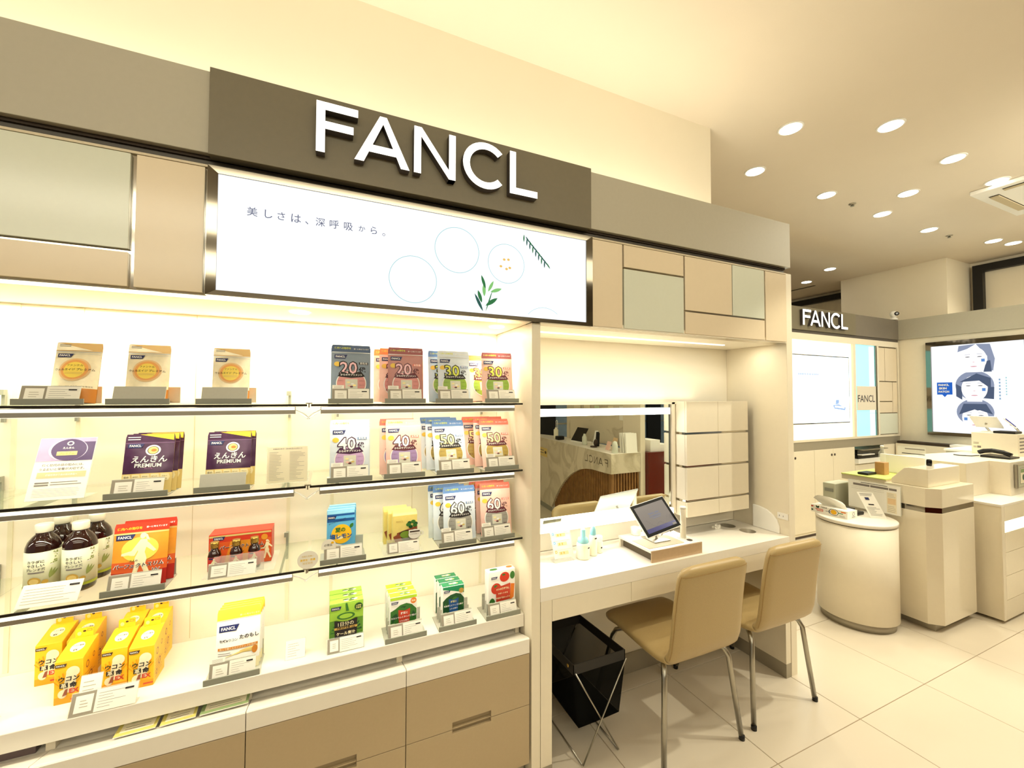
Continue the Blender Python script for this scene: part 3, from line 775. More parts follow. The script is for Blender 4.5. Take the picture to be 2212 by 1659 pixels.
# gold pouch
def make_gold():
    t = thing('supplement_pouch', '', 'pouch')
    w_, h_, hz = 0.106, 0.186, 0.158
    mb, fn = pouch_mesh(w_, h_, 0.045, hz, [(0,'orange_brown'),(0.042,'champagne'),(hz,'gold_brown')], 1)
    mb.build('bag', t, world=False, weld=False)
    g = G(fn, 0.012)
    g.poly([(-w_/2+0.001,h_-0.001),(-w_/2+0.001,hz+0.004),(w_*0.30,hz+0.004)], 'champagne', 1)
    g.lines(-0.046, -0.02, h_-0.014, h_-0.005, 2, 'ink_soft', 2, 0.4, 0.1)
    g.rect(-w_/2+0.001, w_/2-0.001, hz-0.002, hz+0.001, 'foil', 1); g.rect(-w_/2+0.001, w_/2-0.001, hz-0.008, hz-0.007, 'foil', 1)
    g.ell(0, 0.100, 0.036, 0.036, 'salmon_glow', 1); g.ell(0, 0.100, 0.031, 0.031, 'orange_glow', 2); g.ell(0, 0.099, 0.024, 0.025, 'yellow_glow', 3)
    g.text('ファンケル', 0, 0.113, 0.0055, 'dark_brown', 4); g.text('ウェルエイジ プレミアム', 0, 0.100, 0, 'dark_brown', 4, w=0.090, bold=0.012)
    for k in (0.090, 0.086): g.rect(-0.020, 0.020, k, k+0.001, 'gold_brown', 4)
    g.text('美・活力・巡り アクティブな毎日を', 0.004, 0.047, 0, 'dark_brown', 2, w=0.084)
    g.build('printed_front', t)
    g = G(fn, 0.02); navy_logo(g, -0.028, 0.145, 0.036); g.build('brand_tag', t)
    return t
gp = make_gold(); u = [False]
place_pouch(gp, u, (-0.692, 1.640, 1.5135), 'gold supplement pouch leaning at the left end of the top shelf', 11, -2, 'gold pouches on the top shelf')
place_pouch(gp, u, (-0.521, 1.640, 1.5135), 'middle gold supplement pouch standing above an empty grey holder', 8, 0, 'gold pouches on the top shelf')
place_pouch(gp, u, (-0.300, 1.640, 1.5135), 'smallest looking gold supplement pouch, third from the left on the top shelf', 5, 0, 'gold pouches on the top shelf', 0.985)

# purple pouch
def make_purple():
    t = thing('supplement_pouch', '', 'pouch')
    w_, h_, hz = 0.124, 0.182, 0.156
    mb, fn = pouch_mesh(w_, h_, 0.026, hz, [(0,'pale_gold'),(0.061,'purple'),(hz,'purple')], 2)
    mb.build('bag', t, world=False, weld=False)
    g = G(fn, 0.014)
    g.poly([(-w_*0.22,h_-0.001),(w_/2-0.003,h_-0.001),(w_/2-0.003,hz+0.006)], 'yellow', 1)
    g.lines(-0.056, -0.024, hz+0.006, h_-0.006, 2, 'white', 2, 0.35, 0.05)
    g.rect(-w_/2, w_/2, hz-0.003, hz-0.001, 'purple_light', 1)
    g.ell(0.010, 0.131, 0.019, 0.0165, 'white', 2, inner=0.75); g.ell(0.010, 0.131, 0.0125, 0.011, 'pale_gold', 2); g.ell(0.012, 0.131, 0.007, 0.0045, 'orange', 3)
    g.text('えんきん', 0.004, 0.104, 0, 'white', 2, w=0.088, bold=0.02, skew=0.1); g.text('PREMIUM', 0.002, 0.085, 0, 'white', 2, w=0.066, bold=0.02)
    g.text('プレミアム', 0.004, 0.076, 0.003, 'pink', 2)
    for k in range(5):
        cx = -0.048+0.0235*k
        g.poly([(cx-0.0105,0.058),(cx+0.008,0.058),(cx+0.0115,0.048),(cx+0.008,0.037),(cx-0.0105,0.037)], 'white_gold', 1)
        g.text(('目の','ぼやけ','手元の','ピント','ブルー')[k], cx-0.001, 0.051, 0, 'ink', 2, w=0.0125, bold=0.01); g.text(('調子','改善','うるおい','調整','ライト')[k], cx-0.001, 0.043, 0, 'ink', 2, w=0.0125, bold=0.01)
    g.build('printed_front', t)
    g = G(fn, 0.02); navy_logo(g, -0.034, 0.146, 0.040); g.build('brand_tag', t)
    return t
mat('purple_light', (120,80,120), 0.3); mat('pink', (220,130,190), 0.5); mat('white_gold', (240,226,176), 0.4)
pp = make_purple(); u = [False]
for i, (x, y, z, le) in enumerate(((-0.510,1.622,S2+.004,10),(-0.503,1.648,S2+.004,9),(-0.499,1.678,S2+.004,8))):
    place_pouch(pp, u, (x, y, z), ('front','middle','rear')[i]+' purple pouch of the left purple row on the second shelf', le, -2, 'purple pouches, left row')
for i, (x, y, z, le) in enumerate(((-0.300,1.622,S2+.004,9),(-0.290,1.648,S2+.004,8))):
    place_pouch(pp, u, (x, y, z), ('front','rear')[i]+' purple pouch of the right purple pair on the second shelf', le, -1, 'purple pouches, right pair')

# age pouches
mat('coin', (236,196,70), 0.4)
for nm, c in dict(blue_shaded=(134,148,164), blue_pale=(190,212,232), blue_white=(222,232,242), blue_head=(96,132,186), blue_dark=(70,92,128), mauve=(196,136,130), mauve_dark=(160,84,84), pink_pale=(248,204,188), pink_head=(236,124,104), orange_head=(242,150,80),  # shading is put into the dull body colours of the twenties pouches
    n_pink=(246,196,204), n_lime=(226,232,92), n_lilac=(232,216,240), n_cream=(250,236,168), n_white=(248,248,244), c_salmon=(222,150,146), c_lime=(150,186,66), c_lilac=(206,170,214), c_violet=(170,142,190), c_olive=(186,160,80), c_grey=(160,158,150), maroon=(96,30,44), photo_bg=(220,218,200)).items(): mat(nm, c, 0.4, noise=0.04, nscale=60)
def make_age(num, body, head, ncol, ccol, dark='ink', who='男性用', whoc='ink'):
    t = thing('supplement_pouch', '', 'pouch')
    w_, h_, hz = 0.134, 0.212, 0.186
    mb, fn = pouch_mesh(w_, h_, 0.034, hz, [(0,body),(hz,head)], hash(num) % 97 if False else int(num))
    mb.build('bag', t, world=False, weld=False)
    g = G(fn, 0.014)
    g.text('体内への効率を', -0.030, hz+0.014, 0, 'n_lime', 2, w=0.056, bold=0.02); g.text('第一に考えています', 0.034, hz+0.012, 0, 'white', 2, w=0.052, bold=0.01)
    g.rect(-w_/2+0.001, w_/2-0.001, hz-0.003, hz-0.001, 'foil', 1)
    g.ell(-0.048, 0.140, 0.011, 0.009, 'coin', 2)
    g.text(num, -0.010, 0.126, 0, dark, 3, w=0.066, bold=0.058); g.text(num, -0.010, 0.126, 0, ncol, 4, w=0.058, bold=0.012)
    g.text('代', 0.037, 0.119, 0, dark, 3, w=0.024, bold=0.03)
    g.rect(0.026, 0.058, 0.139, 0.148, whoc, 2); g.text(who, 0.042, 0.1435, 0, 'white', 3, w=0.026, bold=0.01)
    g.ell(0, 0.068, 0.052, 0.050, 'white', 1, 40); g.ell(0, 0.068, 0.049, 0.047, ccol, 2, 40)
    g.poly([(-0.034,0.112),(0.034,0.112),(0.047,0.095),(0.034,0.092),(0,0.0885),(-0.034,0.092),(-0.047,0.095)], dark, 4)
    g.text('からのサプリメント', 0, 0.100, 0, 'white', 6, w=0.074, bold=0.02)
    g.rect(-0.021, 0.021, 0.046, 0.084, 'photo_bg', 3); 
    for (a, b, m) in ((-0.010,0.072,'n_cream'),(0.004,0.066,'white'),(0.0,0.056,'maroon'),(0.010,0.061,'pale_gold'),(-0.008,0.060,'pink_pale')): g.ell(a, b, 0.006, 0.0032, m, 5, 12)
    for a in (-0.036, 0.036):
        for b in (0.078, 0.062, 0.046): g.text('ビタミン' if b > 0.07 else ('カルシウム' if b > 0.05 else '鉄分'), a, b, 0, dark, 4, w=0.018)
    g.build('printed_front', t)
    g = G(fn, 0.02); navy_logo(g, -0.036, 0.168, 0.044); g.build('brand_tag', t)
    return t
AGE = [ # num, body, head, ncol, ccol, dark, who, shelf, list of (x, y, lean, rz, label)
 ('20','blue_shaded','blue_dark','n_pink','c_salmon','ink','男性用','ink',S1,[(0.074,1.632,4,0,'front shaded blue pouch reading 20 on the top shelf'),(0.072,1.662,4,0,'rear shaded blue pouch hidden behind the 20 pouch, top shelf')]),
 ('20','mauve','mauve_dark','n_pink','c_salmon','maroon','女性用','pink_head',S1,[(0.272,1.632,4,0,'front mauve pouch reading 20 on the top shelf')]),
 ('20','pink_pale','orange_head','n_pink','c_salmon','maroon','女性用','pink_head',S1,[(0.245,1.672,5,0,'salmon pouch peeking out behind the mauve 20 pouch'),(0.228,1.715,6,0,'rearmost salmon pouch behind the mauve 20 pouch')]),
 ('30','blue_white','blue_white','n_lime','c_lime','ink','男性用','blue_head',S1,[(0.468,1.632,9,0,'front pale blue pouch reading 30 on the top shelf')]),
 ('30','blue_pale','blue_head','n_lime','c_lime','ink','男性用','blue_head',S1,[(0.436,1.664,8,0,'rear pale blue pouch behind the 30 pouch, top shelf')]),
 ('30','pink_pale','mauve_dark','n_lime','c_lime','maroon','女性用','pink_head',S1,[(0.655,1.632,8,-8,'front pink pouch reading 30 beside the post on the top shelf')]),
 ('30','pink_pale','orange_head','n_lime','c_lime','maroon','女性用','pink_head',S1,[(0.618,1.69,16,0,'lower pink pouch slumped behind the pink 30 pouch'),(0.600,1.745,17,0,'rearmost slumped pink pouch behind the pink 30 pouch')]),
 ('40','blue_white','blue_white','n_white','c_lilac','purple','男性用','blue_head',S2,[(0.072,1.628,4,0,'front white blue pouch reading 40 on the second shelf'),(0.078,1.660,4,0,'rear white blue pouch behind the 40 pouch')]),
 ('40','pink_pale','pink_pale','n_white','c_violet','maroon','女性用','pink_head',S2,[(0.268,1.628,10,0,'front pink pouch reading 40 on the second shelf')]),
 ('40','pink_pale','pink_head','n_white','c_violet','maroon','女性用','pink_head',S2,[(0.247,1.660,6,0,'rear pink pouch with a coral top behind the 40 pouch')]),
 ('50','blue_white','blue_head','n_cream','c_olive','ink','男性用','blue_head',S2,[(0.456,1.630,21,0,'front pale blue pouch reading 50, leaning back'),(0.432,1.684,9,0,'middle pale blue pouch behind the leaning 50 pouch'),(0.415,1.724,7,0,'rearmost pale blue pouch behind the leaning 50 pouch')]),
 ('50','pink_pale','pink_head','n_cream','c_olive','maroon','女性用','pink_head',S2,[(0.658,1.630,20,-3,'front pink pouch reading 50, leaning back by the post'),(0.640,1.686,9,0,'tall pink pouch behind the leaning pink 50 pouch'),(0.606,1.735,12,0,'rearmost pink pouch peeking left of the pink 50 pouches')]),
 ('60','blue_white','blue_head','n_white','c_grey','ink','男性用','blue_head',S3,[(0.493,1.632,7,0,'front pale blue pouch reading 60 on the third shelf'),(0.460,1.668,6,0,'middle pale blue pouch behind the 60 pouch'),(0.447,1.700,6,0,'rearmost blue pouch behind the 60 pouch')]),
 ('60','pink_pale','pink_head','n_white','c_grey','maroon','女性用','pink_head',S3,[(0.652,1.632,9,-4,'front pink pouch reading 60 beside the post on the third shelf'),(0.645,1.675,7,0,'coral topped pouch just behind the pink 60 pouch'),(0.628,1.712,6,0,'rearmost coral topped pouch behind the pink 60 pouch')]),
]
for num, body, head, nc, cc, dk_, who, whoc, z, lst in AGE:
    pr = make_age(num, body, head, nc, cc, dk_, who, whoc); u = [False]
    for (x, y, le, rz, lab) in lst: place_pouch(pr, u, (x, y, z+0.004), lab, le, rz)

# red slimming pouch
mat('red', (214,62,40), 0.35, noise=0.06, nscale=30); mat('flame', (240,160,50), 0.35, noise=0.15, nscale=18); mat('deep_red', (184,40,30), 0.35); mat('cream', (248,238,196), 0.5); mat('orange_red', (226,98,44), 0.35)
def silhouette(g, cu, cv, s, m, layer):
    P = [(0.0,0.52),(0.05,0.55),(0.09,0.50),(0.08,0.44),(0.12,0.40),(0.14,0.30),(0.30,0.12),(0.26,0.10),(0.12,0.20),(0.09,0.10),(0.14,-0.05),(0.16,-0.2),(0.26,-0.5),(0.18,-0.52),(0.06,-0.22),(0.0,-0.18),(-0.06,-0.52),(-0.14,-0.50),(-0.08,-0.2),(-0.08,-0.02),(-0.04,0.12),(-0.14,0.02),(-0.34,0.06),(-0.34,0.10),(-0.14,0.10),(-0.06,0.30),(-0.01,0.40),(-0.05,0.46)]
    body = [P[i] for i in (4,5,6,7,8,9,10,15,19,20,21,22,23,24,25,26)]
    g.poly([(cu+s*a, cv+s*b) for a, b in [(-0.01,0.40),(0.12,0.40),(0.14,0.30),(0.10,0.10),(0.15,-0.05),(0.13,-0.20),(-0.07,-0.20),(-0.08,-0.02),(-0.03,0.12),(-0.06,0.30)]], m, layer)
    g.ell(cu+s*0.03, cv+s*0.48, s*0.055, s*0.07, m, layer, 14)
    g.poly([(cu+s*a, cv+s*b) for a, b in [(0.04,0.56),(0.12,0.50),(0.18,0.36),(0.11,0.40)]], m, layer)
    g.poly([(cu+s*a, cv+s*b) for a, b in [(0.10,0.36),(0.17,0.30),(0.32,0.12),(0.27,0.09),(0.11,0.22)]], m, layer)
    g.poly([(cu+s*a, cv+s*b) for a, b in [(-0.03,0.36),(-0.12,0.12),(-0.35,0.10),(-0.35,0.05),(-0.09,0.03),(0.0,0.24)]], m, layer)
    g.poly([(cu+s*a, cv+s*b) for a, b in [(0.04,-0.18),(0.15,-0.18),(0.27,-0.50),(0.19,-0.53)]], m, layer)
    g.poly([(cu+s*a, cv+s*b) for a, b in [(-0.07,-0.18),(0.03,-0.18),(-0.05,-0.53),(-0.13,-0.51)]], m, layer)
def make_red():
    t = thing('supplement_pouch', '', 'pouch'); w_, h_, hz = 0.134, 0.188, 0.160
    mb, fn = pouch_mesh(w_, h_, 0.030, hz, [(0,'deep_red'),(0.045,'orange_red'),(0.075,'flame'),(hz,'red')], 5)
    mb.build('bag', t, world=False, weld=False); g = G(fn, 0.014)
    g.text('体内への効率を', -0.030, hz+0.012, 0, 'yellow', 2, w=0.060, bold=0.03); g.text('第一に考えています', 0.036, hz+0.013, 0, 'white', 2, w=0.052, bold=0.02)
    g.rect(-w_/2, w_/2, hz-0.005, hz-0.001, 'pale_gold', 1)
    g.ell(0, 0.11, 0.045, 0.035, 'yellow_glow', 1)
    silhouette(g, 0.0, 0.088, 0.125, 'cream', 2)
    g.text('大人の', -0.012, 0.078, 0.005, 'ink', 4, bold=0.01); g.text('パーフェクトスリム', 0, 0.064, 0, 'white', 3, w=0.122, bold=0.06, skew=0.2); g.text('パーフェクトスリム', 0, 0.064, 0, 'ink', 4, w=0.118, bold=0.02, skew=0.2)
    g.text('W', 0.042, 0.045, 0.012, 'white', 3, bold=0.05, skew=0.2); g.text('W', 0.042, 0.045, 0.012, 'ink', 4, skew=0.2)
    g.build('printed_front', t); g = G(fn, 0.02); navy_logo(g, -0.038, 0.147, 0.046); g.build('brand_tag', t); return t
rp = make_red(); u = [False]
place_pouch(rp, u, (-0.524, 1.628, S3+.004), 'front red and orange slimming pouch with a walking figure', 8, 0, 'red slimming pouches')
place_pouch(rp, u, (-0.513, 1.66, S3+.004), 'rear red and orange slimming pouch, mostly hidden', 8, 0, 'red slimming pouches')

# white and yellow oyster/turmeric pouch
def make_tano():
    t = thing('supplement_pouch', '', 'pouch'); w_, h_, hz = 0.122, 0.192, 0.158
    mb, fn = pouch_mesh(w_, h_, 0.022, hz, [(0,'cream'),(0.030,'white'),(hz,'yellow')], 6)
    mb.build('bag', t, world=False, weld=False); g = G(fn, 0.014)
    g.text('第一に考えています', 0.030, hz+0.009, 0, 'cream', 2, w=0.056)
    g.rect(-w_/2, w_/2, hz-0.002, hz, 'foil', 1)
    g.text('牡蠣&ウコン', -0.026, 0.096, 0, 'ink', 2, w=0.050, bold=0.02); g.text('たのもし', 0.031, 0.101, 0, 'ink', 2, w=0.054, bold=0.03)
    g.rect(-0.055, 0.056, 0.068, 0.076, 'orange_brown', 1); g.text('飲んで働く人のアクティブな毎日', 0, 0.072, 0, 'cream', 2, w=0.10)
    g.poly([(-0.05,0.045),(0.055,0.050),(0.056,0.067),(0.02,0.064)], 'pale_gold', 1); g.ell(0.048, 0.056, 0.008, 0.012, 'orange_brown', 2)
    g.lines(-0.054, -0.012, 0.050, 0.062, 2, 'ink_soft', 2, 0.3, 0.2)
    g.build('printed_front', t); g = G(fn, 0.02); navy_logo(g, -0.026, 0.132, 0.056); g.build('brand_tag', t); return t
tp = make_tano(); u = [False]
for i, (y, le) in enumerate(((1.618,8),(1.640,6),(1.662,4),(1.684,2))):
    place_pouch(tp, u, (-0.262+0.002*i, y, SL+.004), ('frontmost','second','third','rearmost')[i]+' white pouch with yellow top in the oyster and turmeric row on the slab', le, 0, 'white and yellow pouches on the slab')

# ================================================================== CARTONS
def box_fn(w_, d_, h_, front=True):
    return lambda u, v, l: (u, -0.0005*l, v)
def carton(w_, d_, h_, body, edge=None, name='carton', top=None):
    t = thing(name, '', 'carton')
    mb = MB(); mb.box(-w_/2, w_/2, 0, d_, 0, h_, body); mb.build('box', t, world=False, bevel=0.0012, seg=1)
    if top:
        MB().box(-w_/2+0.0006, w_/2-0.0006, 0.0006, d_-0.0006, h_, h_+0.0006, top).build('lid', t, world=False)
    return t
def place(proto, used, loc, lab, rz=0, group=None, rotx=0):
    if not used[0]: o = proto; used[0] = True
    else: o = dup(proto)
    o.location = loc; o.rotation_euler = (math.radians(rotx), 0, math.radians(rz)); o['label'] = lab
    if group: o['group'] = group
    return o
for nm, c in dict(kale=(96,150,50), kale_light=(160,206,70), kale_dark=(40,84,36), lime=(176,214,50), veg=(58,118,48), veg_dark=(30,80,44), emerald=(28,132,86), sign_red=(206,66,42), tomato=(212,60,34), carrot=(236,128,40), lemon_blue=(96,178,226), lemon_sky=(150,210,238), royal=(30,84,150), soup_yellow=(240,220,130), soup_tan=(214,176,90), bowl=(60,44,36), matcha=(128,160,56), label_brown=(150,80,54), u_yellow=(250,196,40), u_orange=(240,160,24), u_cream=(250,238,200), sky=(222,238,200), straw=(230,220,140)).items(): mat(nm, c, 0.35, noise=0.05, nscale=50)
def leafy(g, cx, cy, rx, ry, n, m1, m2, lay=2, seed=3):
    r = random.Random(seed)
    for k in range(n):
        a = 2*PI*k/n+r.random()*0.5; q = 0.75+0.25*r.random()
        g.ell(cx+rx*0.55*math.cos(a), cy+ry*0.55*math.sin(a), rx*0.42*q, ry*0.42*q, m1 if k % 2 else m2, lay+(k % 2), 10)
# kale juice
def kale():
    w_, d_, h_ = 0.112, 0.036, 0.158
    t = carton(w_, d_, h_, 'kale', top='kale_light'); g = G(box_fn(w_, d_, h_), 0.2)
    g.rect(-w_/2+.001, w_/2-.001, 0.10, h_-.001, 'kale_light', 1); g.rect(-w_/2+.001, w_/2-.001, 0.0, 0.026, 'white', 1); g.rect(-w_/2+.001, w_/2-.001, 0.020, 0.035, 'kale', 2)
    for k in range(9): leaf(-0.055+0.002*k, 0.05+0.006*k, 0.04, 0.009, 0.9-0.2*k, 'veg' if k % 2 else 'kale', g, 2)
    for k in range(7): leaf(0.054-0.002*k, 0.05+0.007*k, 0.035, 0.009, 2.4+0.2*k, 'veg_dark' if k % 2 else 'kale', g, 2)
    g.poly([(-0.004,0.156),(0.002,0.156),(0.008,0.128),(-0.002,0.128)], 'veg', 3)
    g.ell(-0.002, 0.110, 0.036, 0.016, 'kale_light', 3); g.ell(-0.002, 0.112, 0.030, 0.012, 'veg', 4); g.ell(-0.002, 0.112, 0.022, 0.008, 'kale_light', 5)
    g.poly([(-0.038,0.040),(0.034,0.040),(0.036,0.100),(0.0,0.092),(-0.040,0.100)], 'ink', 6)
    g.text('1日分の', -0.002, 0.086, 0, 'cream', 7, w=0.052, bold=0.01); g.rect(-0.040, 0.036, 0.068, 0.076, 'soup_tan', 7); g.text('緑黄色野菜量 120g', -0.002, 0.072, 0, 'ink', 8, w=0.06, bold=0.02); g.text('ケール青汁', -0.002, 0.053, 0, 'cream', 7, w=0.062, bold=0.03)
    g.ell(0.040, 0.138, 0.014, 0.013, 'kale_dark', 4); g.text('31種類', 0.040, 0.141, 0, 'straw', 5, w=0.018, bold=0.02); g.text('緑黄色', 0.040, 0.134, 0, 'straw', 5, w=0.018, bold=0.02)
    g.build('printed_front', t); g = G(lambda u, v, l: (u, v, h_+0.0006+0.0004*l), 0.2)
    leafy(g, 0.012, d_/2, 0.028, 0.012, 7, 'kale_dark', 'white', 1); g.build('printed_top', t)
    g = G(box_fn(w_, d_, h_), 0.2); navy_logo(g, -0.034, 0.142, 0.034, 4); g.build('brand_tag', t); return t
kp = kale(); u = [False]
for i in range(3): place(kp, u, (0.068, 1.612+0.040*i, SL+0.0005), ('front','middle','rear')[i]+' kale juice carton with a black label, left of the green carton rows', 0, 'kale juice cartons')
# light green carton
def green2():
    w_, d_, h_ = 0.100, 0.036, 0.140
    t = carton(w_, d_, h_, 'white', top='lime'); g = G(box_fn(w_, d_, h_), 0.2)
    g.rect(-w_/2+.001, w_/2-.001, 0.128, h_-.001, 'lime', 1)
    g.poly([(-0.048,0.002),(0.048,0.002),(0.048,0.085),(0.03,0.104),(0.01,0.112),(-0.012,0.108),(-0.03,0.096),(-0.048,0.088)], 'veg', 1)
    leafy(g, 0.0, 0.055, 0.048, 0.05, 10, 'veg', 'veg_dark', 2, 5)
    g.poly([(-0.016,0.004),(0.020,0.004),(0.024,0.092),(0.004,0.086),(-0.020,0.092)], 'sign_red', 5)
    g.text('野菜と', 0.002, 0.078, 0, 'white', 6, w=0.026, bold=0.02); g.text('カルシウムとタンパク質が', 0, 0.064, 0, 'white', 6, w=0.092, bold=0.02); g.text('とれる青汁', 0.002, 0.050, 0, 'white', 6, w=0.034, bold=0.02); g.text('100%', 0.002, 0.016, 0, 'white', 6, w=0.024, bold=0.03); g.text('野菜ケール', 0.002, 0.027, 0, 'white', 6, w=0.026, bold=0.02)
    g.ell(0.036, 0.118, 0.011, 0.011, 'orange', 6); g.text('国産', 0.036, 0.118, 0, 'cream', 7, w=0.014, bold=0.02)
    g.build('printed_front', t); g = G(lambda u, v, l: (u, v, h_+0.0006+0.0004*l), 0.2)
    leafy(g, 0.006, d_/2, 0.022, 0.010, 7, 'veg', 'white', 1); g.build('printed_top', t)
    g = G(box_fn(w_, d_, h_), 0.2); navy_logo(g, -0.032, 0.118, 0.026, 4); g.build('brand_tag', t); return t
gp2 = green2(); u = [False]
for i in range(3): place(gp2, u, (0.268-0.002*i, 1.612+0.040*i, SL+0.0035), ('front','middle','rear')[i]+' light green juice carton with a red goblet label', 0, 'light green juice cartons')
def green3():
    w_, d_, h_ = 0.088, 0.036, 0.138
    t = carton(w_, d_, h_, 'white', top='emerald'); g = G(box_fn(w_, d_, h_), 0.2)
    g.poly([(-w_/2+.001,h_-.001),(w_/2-.001,h_-.001),(w_/2-.001,0.105),(-0.0,0.118),(-w_/2+.001,0.128)], 'emerald', 1)
    g.poly([(-0.043,0.002),(0.043,0.002),(0.043,0.085),(0.03,0.102),(0.01,0.108),(-0.012,0.104),(-0.03,0.094),(-0.043,0.082)], 'veg_dark', 2)
    leafy(g, 0.0, 0.055, 0.042, 0.046, 10, 'veg_dark', 'veg', 3, 8)
    g.poly([(-0.016,0.012),(0.016,0.012),(0.020,0.090),(0.0,0.084),(-0.020,0.090)], 'royal', 6)
    g.text('野菜と', 0, 0.078, 0, 'straw', 7, w=0.024, bold=0.02); g.text('乳酸菌とビフィズス菌が', 0, 0.064, 0, 'white', 7, w=0.078, bold=0.02); g.text('とれる青汁', 0, 0.051, 0, 'white', 7, w=0.032, bold=0.02); g.rect(-0.020, 0.020, 0.026, 0.036, 'straw', 7)
    g.ell(0.031, 0.116, 0.010, 0.010, 'gold', 6)
    g.build('printed_front', t); g = G(lambda u, v, l: (u, v, h_+0.0006+0.0004*l), 0.2)
    leafy(g, 0.004, d_/2, 0.022, 0.009, 7, 'white', 'pale_gold', 1); g.build('printed_top', t)
    g = G(box_fn(w_, d_, h_), 0.2); navy_logo(g, -0.026, 0.118, 0.026, 4); g.build('brand_tag', t); return t
gp3 = green3(); u = [False]
for i in range(3): place(gp3, u, (0.464-0.004*i, 1.622+0.042*i, SL+0.0035), ('front','middle','rear')[i]+' dark green juice carton with a blue goblet label', 0, 'dark green juice cartons')
def tomato():
    w_, d_, h_ = 0.122, 0.038, 0.168
    t = carton(w_, d_, h_, 'white', top='white'); g = G(box_fn(w_, d_, h_), 0.2)
    g.ell(0.012, 0.140, 0.022, 0.020, 'tomato', 2); g.ell(-0.026, 0.098, 0.022, 0.022, 'tomato', 2); g.ell(0.008, 0.150, 0.008, 0.004, 'veg', 3); g.ell(-0.028, 0.108, 0.008, 0.005, 'veg', 3)
    g.poly([(0.036,0.04),(0.054,0.05),(0.058,0.105),(0.040,0.108)], 'carrot', 2); g.ell(0.048, 0.142, 0.011, 0.016, 'veg', 2); g.ell(-0.044, 0.036, 0.014, 0.026, 'veg', 2)
    g.poly([(-0.026,0.044),(0.036,0.046),(0.038,0.112),(0.0,0.106),(-0.028,0.108)], 'sign_red', 4)
    g.text('4つの健康数値', 0.004, 0.094, 0, 'cream', 5, w=0.060, bold=0.03); g.text('サポートする', 0.004, 0.076, 0, 'cream', 5, w=0.044, bold=0.03); g.text('緑黄色野菜ミックス', 0.004, 0.058, 0, 'cream', 5, w=0.064, bold=0.03)
    g.poly([(-0.034,0.012),(0.050,0.026),(0.050,0.044),(-0.034,0.036)], 'soup_tan', 5)
    g.build('printed_front', t); g = G(lambda u, v, l: (u, v, h_+0.0006+0.0004*l), 0.2)
    g.ell(-0.03, 0.02, 0.018, 0.010, 'veg', 1); g.ell(0.042, 0.022, 0.014, 0.009, 'carrot', 1); g.build('printed_top', t)
    g = G(box_fn(w_, d_, h_), 0.2); navy_logo(g, -0.034, 0.142, 0.028, 4); g.build('brand_tag', t); return t
tm = tomato(); tm.location = (0.668, 1.612, SL+0.0035); tm['label'] = 'single vegetable mix carton with tomatoes and a red label beside the post'; tm.rotation_euler = (0,0,0.03)
# lemon packs
def lemon():
    w_, d_, h_ = 0.094, 0.032, 0.166
    t = carton(w_, d_, h_, 'lemon_blue', top='lemon_sky'); g = G(box_fn(w_, d_, h_), 0.2)
    g.rect(-w_/2+.001, w_/2-.001, h_-0.012, h_-.001, 'lemon_sky', 1); g.rect(-w_/2+.001, w_/2-.001, h_-0.040, h_-0.013, 'royal', 1); g.rect(-w_/2+.001, w_/2-.001, h_-0.030, h_-0.020, 'lemon_blue', 2)
    g.poly([(-0.046,0.002),(0.046,0.002),(0.046,0.03),(0.0,0.045),(-0.046,0.06)], 'white', 2)
    g.ell(0.002, 0.082, 0.034, 0.034, 'u_yellow', 3, 32); g.ell(-0.004, 0.070, 0.012, 0.006, 'cream', 4)
    g.text('夏の', -0.002, 0.097, 0, 'veg', 5, w=0.034, bold=0.04); g.text('塩レモン', 0.0, 0.075, 0, 'royal', 5, w=0.074, bold=0.04)
    g.ell(-0.006, 0.036, 0.006, 0.008, 'lemon_blue', 4); g.poly([(-0.022,0.008),(0.006,0.008),(0.004,0.03),(-0.018,0.03)], 'lemon_blue', 4); g.ell(-0.008, 0.016, 0.008, 0.008, 'u_yellow', 5)
    leaf(0.03, 0.10, 0.02, 0.006, 1.0, 'veg', g, 4); g.text('爽やかおいしい塩分補給', -0.012, 0.128, 0, 'navy', 4, w=0.06, rot=0.3)
    g.build('printed_front', t); g = G(box_fn(w_, d_, h_), 0.2); navy_logo(g, -0.030, 0.142, 0.030, 4); g.build('brand_tag', t); return t
lp = lemon(); u = [False]
for i in range(3): place(lp, u, (0.046+0.004*i, 1.628+0.034*i, S3+0.0035), ('front','middle','rear')[i]+' blue salt lemon carton on the third shelf', 0, 'blue salt lemon cartons', -4)
def soup():
    w_, d_, h_ = 0.092, 0.034, 0.140
    t = thing('carton', '', 'carton')
    P = [(0,0),(d_,0),(d_,h_),(0.008,h_-0.004),(0,h_-0.014)]
    MB().xprism(P, -w_/2, w_/2, 'soup_yellow').build('box', t, world=False, bevel=0.003)
    g = G(box_fn(w_, d_, h_), 0.2)
    g.poly([(-0.030,0.062),(0.046,0.082),(0.046,0.02),(0.020,0.012),(-0.03,0.04)], 'label_brown', 1); leafy(g, 0.026, 0.090, 0.024, 0.018, 6, 'veg', 'veg_dark', 2)
    g.ell(0.002, 0.052, 0.026, 0.018, 'bowl', 4); g.poly([(-0.024,0.052),(0.028,0.052),(0.018,0.030),(-0.014,0.030)], 'bowl', 4); g.ell(0.002, 0.054, 0.021, 0.013, 'matcha', 5)
    g.poly([(-0.044,0.050),(-0.022,0.060),(-0.010,0.032),(-0.034,0.022)], 'label_brown', 6); g.text('FANCL', -0.020, 0.104, 0, 'gold', 3, w=0.026); g.text('とろける青汁', 0.0, 0.008, 0, 'ink', 2, w=0.06, bold=0.02)
    g.build('printed_front', t); return t
sp_ = soup(); u = [False]
